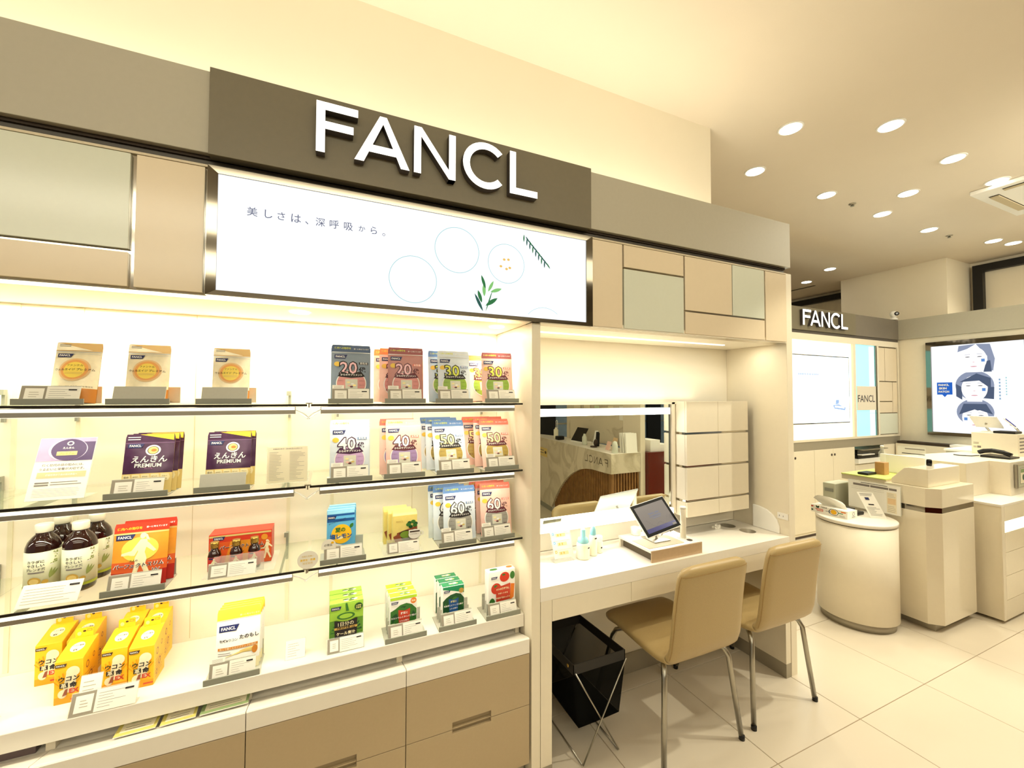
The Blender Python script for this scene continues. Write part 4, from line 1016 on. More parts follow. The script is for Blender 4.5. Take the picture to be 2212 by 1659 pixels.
for i in range(3): place(sp_, u, (0.272-0.012*i, 1.622+0.037*i, S3+0.0035), ('front','middle','rear')[i]+' yellow green soup carton on the third shelf', 0, 'yellow soup cartons')
# clear stand for the soup cartons with a cup shaped tag
t = thing('acrylic_stand', 'clear acrylic stand with price card and cup shaped tag under the yellow cartons', 'display stand', (0.262, 1.585, S3))
MB().box(-0.072,0.072,0,0.15,0.0004,0.0028,'acrylic').build('base', t, world=False); MB().box(-0.060,0.060,0.022,0.0242,0.003,0.048,'acrylic').build('front_plate', t, world=False)
g = G(lambda u,v,l:(u,0.0016-0.0005*l+v*0.38,0.003+v*0.92),0.3); card_graphics(g,-0.058,0.058,0.001,0.040,0.34); g.build('price_card', t)
cg = G(lambda u,v,l:(u,0.016-0.0006*l,v),0.3); cg.ell(0.042,0.062,0.023,0.018,'white',2,24); cg.rect(0.020,0.064,0.064,0.079,'white',2); cg.ell(0.066,0.063,0.010,0.010,'white',2,18,inner=0.6); cg.rect(0.024,0.061,0.069,0.074,'bowl',3); cg.text('とろける 新しい', 0.042,0.062,0,'bowl',3,w=0.032); cg.ell(0.042,0.062,0.0245,0.0195,'bowl',1,24); cg.build('cup_tag', t)
# round tags hanging at the joint
t = thing('round_tag', 'round white tag with yellow print hanging at the shelf joint beside the lemon cartons', 'tag', (-0.058, 1.566, 0.962))
g = G(lambda u,v,l:(u,-0.0006*l,v),0.3); g.ell(0,0.024,0.032,0.030,'paper',1,32); g.text('残暑お見舞い', 0,0.036,0,'pale_gold',2,w=0.036); g.text('夏限定・数量', 0,0.024,0,'yellow',2,w=0.046,bold=0.02); g.text('限定発売',0,0.013,0,'pale_gold',2,w=0.030); g.build('face', t)
MB().yprism([(0.032*math.cos(2*PI*k/32),0.024+0.030*math.sin(2*PI*k/32)) for k in range(32)],0.0002,0.0015,'paper').build('disc', t, world=False)
MB().box(-0.002,0.002,0.001,0.004,-0.020,0.0,'steel').build('clip', t, world=False)
t = thing('round_tag', 'small white arched tag standing on the price card under the lemon cartons', 'tag', (0.006, 1.5915, 1.008))
g = G(lambda u,v,l:(u,-0.0005*l,v),0.3); g.ell(0,0.008,0.023,0.022,'paper',1,28,0,PI); g.rect(-0.023,0.023,-0.004,0.008,'paper',1); g.text('必需品',-0.002,0.010,0,'ink_soft',2,w=0.026,bold=0.01); g.ell(0.012,0.017,0.005,0.004,'u_yellow',2,12); g.build('face', t)
MB().box(-0.003,0.003,0.0005,0.0012,-0.004,0.028,'paper').build('backing', t, world=False)

# turmeric cartons
def ukon():
    w_, d_, h_ = 0.062, 0.092, 0.122
    t = thing('carton', '', 'carton')
    MB().xprism([(0,0),(d_,0),(d_,0.146),(d_-0.012,0.146),(0,h_)], -w_/2, w_/2, 'u_yellow').build('box', t, world=False, bevel=0.001, seg=1)
    f = MB(); f.yprism([(-w_*0.34,0.1462),(w_*0.34,0.1462),(w_*0.34,0.170),(w_*0.30,0.174),(-w_*0.30,0.174),(-w_*0.34,0.170)], d_-0.0095, d_-0.008, 'u_yellow'); f.build('hanging_flap', t, world=False)
    g = G(lambda u,v,l:(u, d_-0.0095-0.0003*l, v),0.3); g.ell(0,0.164,0.004,0.0028,'bowl',1,12); g.rect(0.006,0.018,0.162,0.169,'orange',1); g.rect(0.0075,0.0165,0.1635,0.1675,'u_yellow',2); g.ell(-0.012,0.158,0.005,0.006,'straw',1,12); g.build('flap_print', t)
    g = G(box_fn(w_,d_,h_), 0.2)
    g.rect(-w_/2+.001, w_/2-.001, 0.0, 0.020, 'u_orange', 1); 
    for k in range(9):
        a = PI*0.1+k*0.32; g.poly([(0,0.03),(0.032*math.cos(a),0.06+0.03*math.sin(a)),(0.032*math.cos(a+0.12),0.06+0.03*math.sin(a+0.12))], 'u_orange', 1)
    g.ell(0.010,0.088,0.015,0.015,'u_cream',2); g.poly([(-0.012,0.03),(0.014,0.03),(0.020,0.09),(-0.004,0.09)], 'u_cream', 2); g.ell(-0.012,0.028,0.010,0.012,'u_cream',2)
    g.text('ウコン', 0.002, 0.070, 0, 'ink', 4, w=0.046, bold=0.03, skew=0.1)
    g.rect(-0.018,0.000,0.045,0.059,'ink',4); g.text('革', -0.009,0.052,0.010,'u_cream',5,bold=0.02); g.text('命', 0.012,0.052,0.0115,'ink',5,bold=0.04)
    g.text('EX', 0.014,0.034,0,'sign_red',4,w=0.022,bold=0.04); g.poly([(-0.012,0.022),(-0.002,0.024),(0.0,0.042),(-0.006,0.040)],'label_brown',4); g.rect(0.006,0.030,0.008,0.012,'sign_red',2)
    g.build('printed_front', t)
    g = G(box_fn(w_,d_,h_), 0.2); navy_logo(g, -0.016, 0.110, 0.026, 4, 'dark_brown'); g.build('brand_tag', t)
    g = G(lambda u,v,l:(u, v, h_+v*(0.146-h_)/(d_-0.012)+0.0005*l),0.3); g.ell(0,0.045,0.016,0.018,'u_cream',1,18); g.text('ウコン革命', 0,0.050,0,'ink',2,w=0.026,bold=0.02); g.text('EX',0,0.034,0,'ink',2,w=0.010,bold=0.03); g.build('printed_top', t)
    # side print
    g = G(lambda u,v,l:(w_/2+0.0004*l, u, v),0.3)
    for (a,b,r) in ((0.026,0.09,0.011),(0.062,0.10,0.008),(0.046,0.05,0.012),(0.022,0.028,0.008)): g.ell(a,b,r*0.8,r,'label_brown',1,14,inner=0.7)
    g.lines(0.012,0.080,0.012,0.07,7,'label_brown',1,0.14,0.5); g.build('printed_side', t); return t
up = ukon(); u = [False]
for x, y, lab in ((-0.787,1.78,'yellow turmeric carton standing alone at the far left of the slab'),(-0.685,1.650,'front yellow turmeric carton nearest the slab edge'),(-0.713,1.775,'yellow turmeric carton behind the front one, left group'),
    (-0.588,1.666,'front left yellow turmeric carton of the right foursome'),(-0.517,1.646,'front right yellow turmeric carton of the right foursome'),(-0.597,1.776,'rear left yellow turmeric carton of the right foursome'),(-0.530,1.768,'rear right yellow turmeric carton of the right foursome')):
    place(up, u, (x, y, SL+0.0005), lab, 0, 'yellow turmeric cartons')

# cards standing on the slab and shelves
def std_card(name, lab, x, y, z, w_, h_, tilt=25, tagx=0.38, soft=False, fullwhite=False, warm=False):
    t = thing(name, lab, 'card', (x, y, z))
    k = math.radians(tilt); fn = lambda u,v,l:(u, v*math.sin(k)-0.0005*l, v*math.cos(k)+0.0006)
    a = [fn(-w_/2,0,0),fn(w_/2,0,0),fn(w_/2,h_,0),fn(-w_/2,h_,0)]; b = [(p[0],p[1]+0.0018,p[2]) for p in a]
    MB().add(a+b, [(0,1,2,3),(7,6,5,4),(0,4,5,1),(1,5,6,2),(2,6,7,3),(3,7,4,0)], 'acrylic' if not fullwhite else 'paper').add([fn(-w_/2,0,0),fn(w_/2,0,0),(w_/2,h_*0.5,0.0006),(-w_/2,h_*0.5,0.0006)],[(0,1,2,3)],'acrylic').build('holder', t, world=False, weld=False)
    g = G(fn, 0.3)
    if tagx: card_graphics(g, -w_/2+0.002, w_/2-0.002, 0.002, h_-0.002, tagx)
    else:
        g.rect(-w_/2+0.001, w_/2-0.001, 0.001, h_-0.001, 'paper_warm' if warm else 'paper', 1); g.lines(-w_/2+0.008, w_/2-0.008, h_*0.12, h_*0.85, 6, 'ink_faint', 2, 0.18, 0.5)
    g.build('print', t); return t
std_card('price_card','wide acrylic price card in front of the yellow turmeric cartons', -0.577, 1.568, SL, 0.150, 0.058, 25, 0.36)
std_card('price_card','small info card above the wide price card by the turmeric cartons', -0.622, 1.600, SL, 0.050, 0.085, 18, 0)
std_card('price_card','faint small card standing alone between the white pouches and the kale cartons', -0.094, 1.612, SL, 0.062, 0.058, 30, 0)
std_card('price_card','price card in front of the kale juice cartons', 0.066, 1.588, SL, 0.122, 0.048, 25, 0.33)
std_card('price_card','white price card cut off by the left picture edge on the slab', -0.868, 1.62, SL, 0.085, 0.075, 22, 0)
c = std_card('price_card','wide cream price card lying before the four dark bottles', -0.712, 1.590, S3, 0.128, 0.062, 38, 0, fullwhite=True)
g = G(lambda u,v,l:(u,0.0+v*math.sin(math.radians(38))-0.0005*l,v*math.cos(math.radians(38))+0.0006),0.3)
g.rect(0.036,0.058,0.048,0.053,'ink',4); g.build('code_bar', c)
std_card('price_card','price card in a clear stand before the red drink box', -0.279, 1.602, S3, 0.134, 0.046, 22, 0.40)

# clear stand under the drink box
t = thing('acrylic_stand','clear low acrylic tray under the red drink box','display stand',(-0.262,1.61,S3)); MB().box(-0.10,0.10,0,0.19,0.0004,0.003,'acrylic').build('base',t,world=False); MB().box(-0.070,0.070,0.012,0.0138,0.003,0.064,'acrylic').build('front_plate',t,world=False)
# purple poster and text sheet on the second shelf
def poster():
    t = thing('shop_poster','slanted acrylic poster with a purple picture at the left of the second shelf','poster',(-0.7245,1.642,S2+0.0006))
    w_,h_=0.130,0.188; k=math.radians(22); fn=lambda u,v,l:(u, v*math.sin(k)-0.0005*l, v*math.cos(k))
    a=[fn(-w_/2,0,0),fn(w_/2,0,0),fn(w_/2,h_,0),fn(-w_/2,h_,0)]; b=[(p[0],p[1]+0.002,p[2]) for p in a]
    MB().add(a+b,[(0,1,2,3),(7,6,5,4),(0,4,5,1),(1,5,6,2),(2,6,7,3),(3,7,4,0)],'acrylic').build('acrylic_sheet',t,world=False)
    MB().box(-w_/2,w_/2,0,0.07,0.0,0.002,'acrylic').build('foot',t,world=False)
    g=G(fn,0.3); g.rect(-w_/2+.001,w_/2-.001,.001,h_-.001,'paper',1)
    g.rect(-w_/2+.002,w_/2-.002,0.116,h_-.002,'violet_haze',2); g.rect(0.0,w_/2-.002,0.116,h_-.014,'violet_dark',3); g.ell(0.004,0.150,0.044,0.034,'violet_light',4,32); g.ell(0.006,0.150,0.040,0.0335,'violet_dark',5,32); g.ell(0.006,0.170,0.008,0.007,'white',6,14,inner=0.6)
    g.text('えんきん',0.004,0.156,0,'white',6,w=0.026,bold=0.03); g.rect(-0.020,0.026,0.133,0.145,'pale_gold',6); g.text('プレミアム',0.003,0.139,0,'orange_brown',7,w=0.034,bold=0.02)
    g.text('働く世代の目の悩みには、',0.0,0.104,0,'ink_soft',2,w=0.092,bold=0.02); g.text('うるおいと栄養が大切です。',0.0,0.092,0,'ink_soft',2,w=0.100,bold=0.02)
    g.rect(-0.052,0.056,0.066,0.083,'peach',2); g.text('機能性表示食品の目の商品へ',0.002,0.0745,0,'white',3,w=0.07,bold=0.02)
    g.rect(-0.052,-0.022,0.050,0.054,'ink_soft',2); g.rect(-0.052,-0.022,0.043,0.047,'ink_soft',2); g.lines(-0.018,0.052,0.042,0.056,2,'ink_soft',2,0.3,0.2); g.lines(-0.052,0.052,0.010,0.036,6,'ink_faint',2,0.2,0.1)
    g.build('print',t)
for n_,c_ in dict(violet_haze=(196,176,214),violet_dark=(88,66,112),violet_light=(226,214,238),peach=(238,206,158)).items(): mat(n_,c_,0.4,noise=0.08,nscale=20)
poster()
t = thing('text_sheet','upright clear sheet with a fine printed list between the purple and the 40 pouches','sheet',(-0.129,1.646,S2+0.0006))
g=G(lambda u,v,l:(u,-0.0005*l+v*0.05,v),0.3); MB().box(-0.064,0.064,0.0,0.0018,0,0.128,'acrylic').box(-0.064,0.064,0.0,0.05,0,0.0018,'acrylic').build('acrylic_sheet',t,world=False)
g.fn=lambda u,v,l:(u,-0.0005*l,v); g.rect(-0.062,0.062,0.002,0.126,'paper_warm',1); g.text('栄養成分表示・原材料名のお知らせ',0,0.119,0,'ink_soft',2,w=0.09); g.lines(-0.056,-0.006,0.010,0.110,20,'ink_faint',2,0.25,0.6); g.lines(0.006,0.056,0.010,0.110,20,'ink_faint',2,0.25,0.6); g.build('print',t)

# ---------------------------------------------------------------- red drink box and little bottles
t = thing('drink_box','red box of slimming drinks with raised flat top on the third shelf','box',(-0.270,1.690,S3+0.0035))
MB().box(-0.092,0.092,0,0.075,0,0.112,'red').build('box',t,world=False,bevel=0.0015)
g=G(box_fn(1,1,1),0.3); g.rect(-0.090,0.090,0.002,0.085,'orange_red',1); g.poly([(-0.03,0.085),(0.05,0.085),(0.03,0.002),(-0.05,0.002)],'flame',2); g.text('パーフェクトスリム',0.004,0.066,0,'white',4,w=0.130,bold=0.05,skew=0.2); g.text('パーフェクトスリム',0.004,0.066,0,'ink',5,w=0.127,bold=0.02,skew=0.2); g.ell(0.070,0.088,0.010,0.010,'flame',4); g.text('W',0.0,0.044,0.012,'ink',5,skew=0.2); silhouette(g,0.076,0.045,0.06,'cream',4); g.rect(-0.090,0.090,0.102,0.108,'pale_gold',2); g.build('printed_front',t)
g=G(box_fn(1,1,1),0.2); navy_logo(g,-0.062,0.098,0.034,4); g.build('brand_tag',t)
mat('amber_glass',(46,18,12),0.06,coat=0.5); mat('gold_cap',(196,160,80),0.25,0.9)
def mini():
    t=thing('drink_bottle','','bottle')
    MB().lathe([(0.0,0.0005),(0.017,0.001),(0.0185,0.004),(0.0185,0.060),(0.016,0.070),(0.0105,0.077),(0.0105,0.084)],'amber_glass',n=20).build('glass_body',t,world=False)
    MB().lathe([(0.012,0.083),(0.0125,0.084),(0.0125,0.088),(0.0118,0.089),(0.0125,0.090),(0.0125,0.101),(0.011,0.102)],'gold_cap',n=20).build('cap',t,world=False)
    MB().lathe([(0.0188,0.010),(0.0188,0.056)],'deep_red',n=20).build('label_sleeve',t,world=False)
    g=G(lambda u,v,l:(0.0189*math.sin(u/0.0189)*(1+0.02*l),-0.0189*math.cos(u/0.0189)*(1+0.02*l),v),0.006); silhouette(g,0,0.032,0.038,'cream',1); g.rect(-0.014,0.0,0.050,0.055,'navy',1); g.build('label_print',t); return t
mp=mini(); u=[False]
for i,x in enumerate((-0.336,-0.276,-0.225)): place(mp,u,(x,1.648 if i<2 else 1.655,S3+0.0035),('left','middle','right')[i]+' small amber drink bottle before the red box',[0,0,0][i],'small amber drink bottles')

# ---------------------------------------------------------------- large tea bottles
mat('tea_dark',(40,16,12),0.04,coat=0.6); mat('tea_label',(226,226,196),0.45,noise=0.05,nscale=30); mat('cap_white',(250,246,224),0.35); mat('label_green',(170,180,50),0.5); mat('label_grain',(196,158,70),0.5); mat('flower',(150,160,90),0.6)
def tea():
    t=thing('tea_bottle','','bottle'); R=0.0385
    MB().lathe([(0.030,0.0006),(0.036,0.004),(R,0.012),(R,0.128),(0.0375,0.140),(0.033,0.154),(0.025,0.166),(0.0175,0.174),(0.0165,0.182)],'tea_dark',n=32).build('body',t,world=False)
    MB().lathe([(0.0175,0.179),(0.0195,0.180),(0.0195,0.200),(0.0185,0.2025),(0.010,0.203)],'cap_white',n=32).build('cap',t,world=False)
    MB().lathe([(R+.0004,0.020),(R+.0004,0.128)],'tea_label',n=32).build('label_sleeve',t,world=False)
    fn=lambda u,v,l:((R+.0006+.0004*l)*math.sin(u/R),-(R+.0006+.0004*l)*math.cos(u/R),v); g=G(fn,0.006)
    g.rect(-0.06,0.06,0.020,0.028,'label_green',1)
    for k,(s,z) in enumerate((('カラダに',0.102),('やさしい',0.091),('ブレンド茶',0.080))): g.text(s,-0.006,z,0,'ink',2,w=0.036+0.004*(k==2),bold=0.02)
    g.rect(-0.022,0.012,0.069,0.073,'ink_soft',2); g.ell(-0.008,0.046,0.014,0.012,'label_grain',2); g.ell(-0.008,0.046,0.010,0.008,'pale_gold',3); g.ell(0.014,0.042,0.007,0.006,'label_grain',2)
    r=random.Random(2)
    for k in range(26): g.ell(0.024+0.02*r.random(),0.088+0.036*r.random(),0.0022,0.002,'flower' if k%2 else 'white',2,8)
    for k in range(3): leaf(0.022,0.05,0.03,0.003,1.4-0.3*k,'flower',g,2)
    g.build('label_print',t); return t
te=tea(); u=[False]
for x,y,lab,rz in ((-0.770,1.700,'front left large dark tea bottle on the third shelf',10),(-0.684,1.690,'front right large dark tea bottle on the third shelf',10),(-0.768,1.788,'rear left large dark tea bottle on the third shelf',10),(-0.682,1.780,'rear right large dark tea bottle on the third shelf',10)):
    place(te,u,(x,y,S3+0.0005),lab,rz,'large dark tea bottles')

# ---------------------------------------------------------------- leaflets in the slot under the slab
mat('leaflet_yellow',(214,200,110),0.6); mat('leaflet_green',(140,160,110),0.6); mat('dot_green',(30,110,70),0.5); mat('dot_orange',(210,120,40),0.5); mat('dot_navy',(50,48,90),0.5); mat('dot_wine',(120,30,70),0.5)
def leaflet(lab,x,y,w_,d_,rz,edge,dots,z):
    t=thing('leaflet',lab,'leaflet',(x,y,z),rz)
    MB().box(0,w_,0,d_,0,0.0025,'paper').build('sheets',t,world=False)
    g=G(lambda u,v,l:(u,v,0.0025+0.0003*l),0.3); g.rect(0.0,w_,0.0,d_,edge,1); g.rect(0.010,w_-0.008,0.012,d_-0.01,'paper_warm',2)
    for i,m in enumerate(dots): g.ell(w_*0.35+0.042*i,d_*0.45,0.018,0.018,m,3,18)
    g.lines(0.02,w_*0.9,0.016,0.035,2,'ink_soft',3,0.2,0.4); g.build('print',t)
    return t
leaflet('leaflet with a yellow rim and two wine dots in the slot under the slab',-0.44,1.546,0.085,0.14,0.05,'leaflet_yellow',('dot_wine','dot_wine'),0.5695)
leaflet('leaflet with green, orange and navy dots in the slot under the slab',-0.345,1.550,0.125,0.14,0.02,'leaflet_green',('dot_green','dot_orange','dot_navy'),0.5695)
leaflet('leaflet with a yellow rim, leftmost of the leaflets in the slot',-0.545,1.546,0.095,0.14,0.02,'leaflet_yellow',('leaflet_green',),0.5695)
o=MB().xprism([(1.572,0.550),(1.86,0.550),(1.86,0.583),(1.590,0.583),(1.572,0.565)],-1.02,-0.735,'plum').build('document_box',bevel=0.006) if False else None
mat('plum',(108,92,92),0.35)
o=MB().box(-1.02,-0.728,1.602,1.86,0.550,0.578,'plum').box(-1.03,-0.72,1.600,1.862,0.5785,0.5795,'paper').build('document_tray',bevel=0.001); tag(o,'low grey plum document tray in the slot at the bottom left','tray')

# ================================================================== DESK ITEMS
ZD = 0.762
def slab_pts(a, th):   # four corners -> thin solid behind them
    n = (Vector(a[1])-Vector(a[0])).cross(Vector(a[3])-Vector(a[0])).normalized()
    b = [tuple(Vector(p)-n*th) for p in a]
    return a+b, [(0,1,2,3),(7,6,5,4),(0,4,5,1),(1,5,6,2),(2,6,7,3),(3,7,4,0)]
# riser box with tablet
t = thing('desk_riser','white riser box with a brownish front and open left side on the desk','riser',(1.545,1.64,ZD))
x0,x1,y0,y1,z0,z1 = 1.384,1.706,1.519,1.762,ZD+0.0005,0.816
mat('riser_front',(196,168,134),0.25,noise=0.04,nscale=60); mat('pad_grey',(186,176,150),0.6); mat('clear_blue',(150,210,220),0.2,noise=0.03)
MB().box(x0,x1,y0+0.002,y1,z1-0.012,z1,'desk_top').build('top_board',t,bevel=0.0008,seg=1)
MB().box(x0,x1,y0,y0+0.006,z0,z1,'riser_front').build('front_board',t,bevel=0.0005,seg=1)
MB().box(x0+0.004,x1-0.004,y1-0.012,y1,z0,z1-0.012,'laminate').box(x1-0.012,x1,y0+0.01,y1,z0,z1-0.012,'laminate').box(x0+0.022,x0+0.026,y0+0.0062,y1-0.0122,z0,z1-0.0122,'recess_shade').build('side_boards_and_shade',t)  # boards, plus a dark plate standing in for shade inside the open slot
MB().box(x0+0.010,x1-0.09,y0+0.028,y0+0.150,z1+0.0002,z1+0.002,'pad_grey').build('grey_pad',t)
MB().lathe([(0.014,0.0003),(0.0145,0.002),(0.010,0.0022)],'bowl',(1.668,1.562,z1),18).build('dark_dial',t)
tb_ = thing('tablet_computer','white framed tablet with a grey screen on a metal stand atop the riser','tablet',(1.50,1.60,z1+0.002))
BL = Vector((1.402,1.562,0.862)); V_ = Vector((-0.024,0.100,0.121)).normalized(); U0 = Vector((0.236,0.0,-0.003)); U_ = (U0-V_*U0.dot(V_)).normalized(); Nn = U_.cross(V_)
W_, H_ = 0.237, 0.162
def tp(u,v,l=0): return tuple(BL+U_*u+V_*v+Nn*(0.0004*l))
vs,fs = slab_pts([tp(-0.003,-0.003),tp(W_+0.003,-0.003),tp(W_+0.003,H_+0.003),tp(-0.003,H_+0.003)],0.007); MB().add(vs,fs,'white').build('body',tb_,bevel=0.002)
mat('bezel_black',(8,8,9),0.5,spec=0.15); g=G(lambda u,v,l:tp(u,v,l),1); g.rect(0,W_,0,H_,'bezel_black',1); g.build('bezel',tb_,world=True)
mat('tab_screen',(70,66,64),0.3,emit=(132,124,120),es=0.55,spec=0.2); mat('tab_blue',(40,40,90),0.2,emit=(40,40,100),es=0.5); mat('tab_line',(96,92,92),0.2,emit=(90,86,88),es=0.4); mat('tab_text',(74,84,120),0.3,emit=(70,84,120),es=0.4)
g=G(lambda u,v,l:tp(u,v,l+1),1); g.rect(0.017,W_-0.017,0.014,H_-0.014,'tab_screen',1); g.rect(0.017,W_-0.017,0.014,0.034,'tab_blue',2); g.rect(W_-0.046,W_-0.020,0.014,0.024,'tab_line',3)
g.text('FANCL SKIN',0.118,0.100,0,'tab_text',3,w=0.070,bold=0.02); g.text('COUNSELING',0.118,0.086,0,'tab_text',3,w=0.078,bold=0.02); g.lines(0.09,0.15,0.072,0.079,1,'tab_text',3,0.3,0.0)
for k in range(22):
    a=k/21; uu=0.045+0.15*a; vv=0.062-0.022*math.sin(PI*a)+0.010*math.cos(4*PI*a); g.rect(uu-0.004,uu+0.004,vv-0.0008,vv+0.0008,'tab_line',3)
g.build('display',tb_,world=True)
MB().tube([(1.52,1.63,z1+0.002),(1.52,1.66,0.86),(1.505,1.640,0.915)],0.006,'steel',8).box(1.47,1.57,1.59,1.69,z1+0.0005,z1+0.006,'steel').build('stand',tb_)
MB().tube([tp(0.085,-0.012,10),tp(0.085,-0.006,14),tp(0.16,-0.006,14),tp(0.16,-0.012,10)],0.002,'steel',6).tube([tp(0.09,-0.008,-20),tp(0.09,-0.008,12)],0.003,'steel',6).tube([tp(0.155,-0.008,-20),tp(0.155,-0.008,12)],0.003,'steel',6).build('holder_clip',tb_)
t=thing('white_cylinder','slim white upright cylinder at the right of the tablet','cylinder',(1.665,1.60,z1))
MB().lathe([(0.014,0.0005),(0.014,0.150),(0.0125,0.152)],'laminate',(1.665,1.60,z1),24).build('tube',t); MB().lathe([(0.0155,0.150),(0.0155,0.158),(0.012,0.160)],'white',(1.665,1.60,z1),24).build('cap',t); MB().lathe([(0.030,0.0005),(0.030,0.004),(0.022,0.006)],'acrylic',(1.665,1.60,z1),24).build('foot_disc',t)
t=thing('small_cup','small white cup behind the tablet on the riser','cup',(1.475,1.735,z1)); MB().lathe([(0.020,0.0005),(0.024,0.003),(0.027,0.038),(0.024,0.038),(0.020,0.006)],'cap_white',(1.475,1.735,z1),24).build('body',t)
# info card
t=thing('info_stand','leaning clear card stand with small bottle pictures at the left of the desk','card stand',(1.02,1.692,ZD))
a=[(0.969,1.692,ZD+0.0006),(1.076,1.692,ZD+0.0006),(1.082,1.762,0.932),(0.967,1.762,0.930)]
vs,fs=slab_pts(a,0.002); MB().add(vs,fs,'acrylic').box(0.969,1.076,1.693,1.745,ZD+0.0004,ZD+0.002,'acrylic').build('acrylic_sheet',t)
A0=Vector(a[0]); Uc=(Vector(a[1])-A0); Vc=(Vector(a[3])-A0); Nc=Uc.cross(Vc).normalized()
g=G(lambda u,v,l:tuple(A0+Uc*u+Vc*v+Nc*0.0005*l),9); g.rect(0.02,0.98,0.10,0.98,'paper_warm',1); g.text('FANCLの',0.5,0.90,0,'ink_soft',2,w=0.4); g.text('スキンケア基本ステップ',0.5,0.84,0,'ink_soft',2,w=0.7,bold=0.02)
for k in range(3):
    v0=0.68-0.22*k; g.rect(0.08,0.92,v0+0.055,v0+0.062,'ink_faint',2); g.rect(0.28,0.75,v0-0.06,v0+0.02,'peach',2); g.ell(0.14,v0+0.02,0.06,0.035,'lemon_blue' if k<2 else 'soup_tan',2,12,inner=0.5); 
    for q in range(2): g.ell(0.38+0.14*q,v0-0.02,0.035,0.03,'soup_tan',3,10)
g.build('print',t,world=True)
# lotion bottles
t=thing('foam_bottle','white foam bottle with a pale blue pump, leftmost of the desk bottles','bottle',(1.126,1.70,ZD))
c0=(1.126,1.70,ZD)
MB().lathe([(0.028,0.0005),(0.032,0.004),(0.032,0.066),(0.029,0.074),(0.016,0.080)],'cap_white',c0,28).build('body',t); MB().lathe([(0.026,0.074),(0.028,0.078),(0.022,0.096),(0.012,0.100),(0.012,0.132),(0.009,0.137)],'clear_blue',c0,24).build('pump',t)
g=G(lambda u,v,l:(0.0323*math.sin(u/0.0323),-0.0323*math.cos(u/0.0323)*(1+0.01*l),v),0.006); g.rect(0.006,0.022,0.052,0.058,'ink',1); g.build('label_mark',t)
t=thing('spray_bottle','slim white bottle with a pale blue cap, middle of the desk bottles','bottle',(1.192,1.712,ZD)); c0=(1.192,1.712,ZD)
MB().lathe([(0.017,0.0005),(0.0195,0.003),(0.0195,0.094),(0.012,0.100)],'cap_white',c0,24).build('body',t); MB().lathe([(0.014,0.099),(0.015,0.101),(0.0135,0.124),(0.008,0.138),(0.006,0.141)],'clear_blue',c0,24).build('cap',t)
g=G(lambda u,v,l:(0.0198*math.sin(u/0.0198),-0.0198*math.cos(u/0.0198)*(1+0.01*l),v),0.006); g.rect(-0.004,0.011,0.082,0.088,'ink',1); g.build('label_mark',t)
t=thing('cream_bottle','small white capped bottle, rightmost of the desk bottles','bottle',(1.24,1.728,ZD)); c0=(1.24,1.728,ZD)
MB().lathe([(0.014,0.0005),(0.016,0.003),(0.016,0.054),(0.0145,0.056)],'cap_white',c0,22).build('body',t); MB().lathe([(0.015,0.0555),(0.0155,0.057),(0.0155,0.080),(0.013,0.083)],'white',c0,22).build('cap',t)
g=G(lambda u,v,l:(0.0163*math.sin(u/0.0163),-0.0163*math.cos(u/0.0163)*(1+0.01*l),v),0.006); g.rect(-0.002,0.008,0.024,0.031,'ink',1); g.build('label_mark',t)
# crumpled tissue
def crumple(name,lab,cat,c,sx,sy,sz,seed,m):
    r=random.Random(seed); bmm=bmesh.new(); bmesh.ops.create_icosphere(bmm,subdivisions=3,radius=1)
    for v in bmm.verts:
        k=0.75+0.35*math.sin(v.co.x*5+seed)*math.cos(v.co.y*6)+0.15*r.random(); v.co=Vector((v.co.x*sx*k,v.co.y*sy*k,max(0,(v.co.z+0.3)*sz*k)))
    me=bpy.data.meshes.new(name); bmm.to_mesh(me); bmm.free(); me.materials.append(M(m)); o=bpy.data.objects.new(name,me); C.objects.link(o); o.location=c; return tag(o,lab,cat)
crumple('crumpled_tissue','small crumpled white tissue beside the cup holes at the desk corner','tissue',(2.10,1.765,ZD+0.0005),0.030,0.020,0.018,3,'paper')

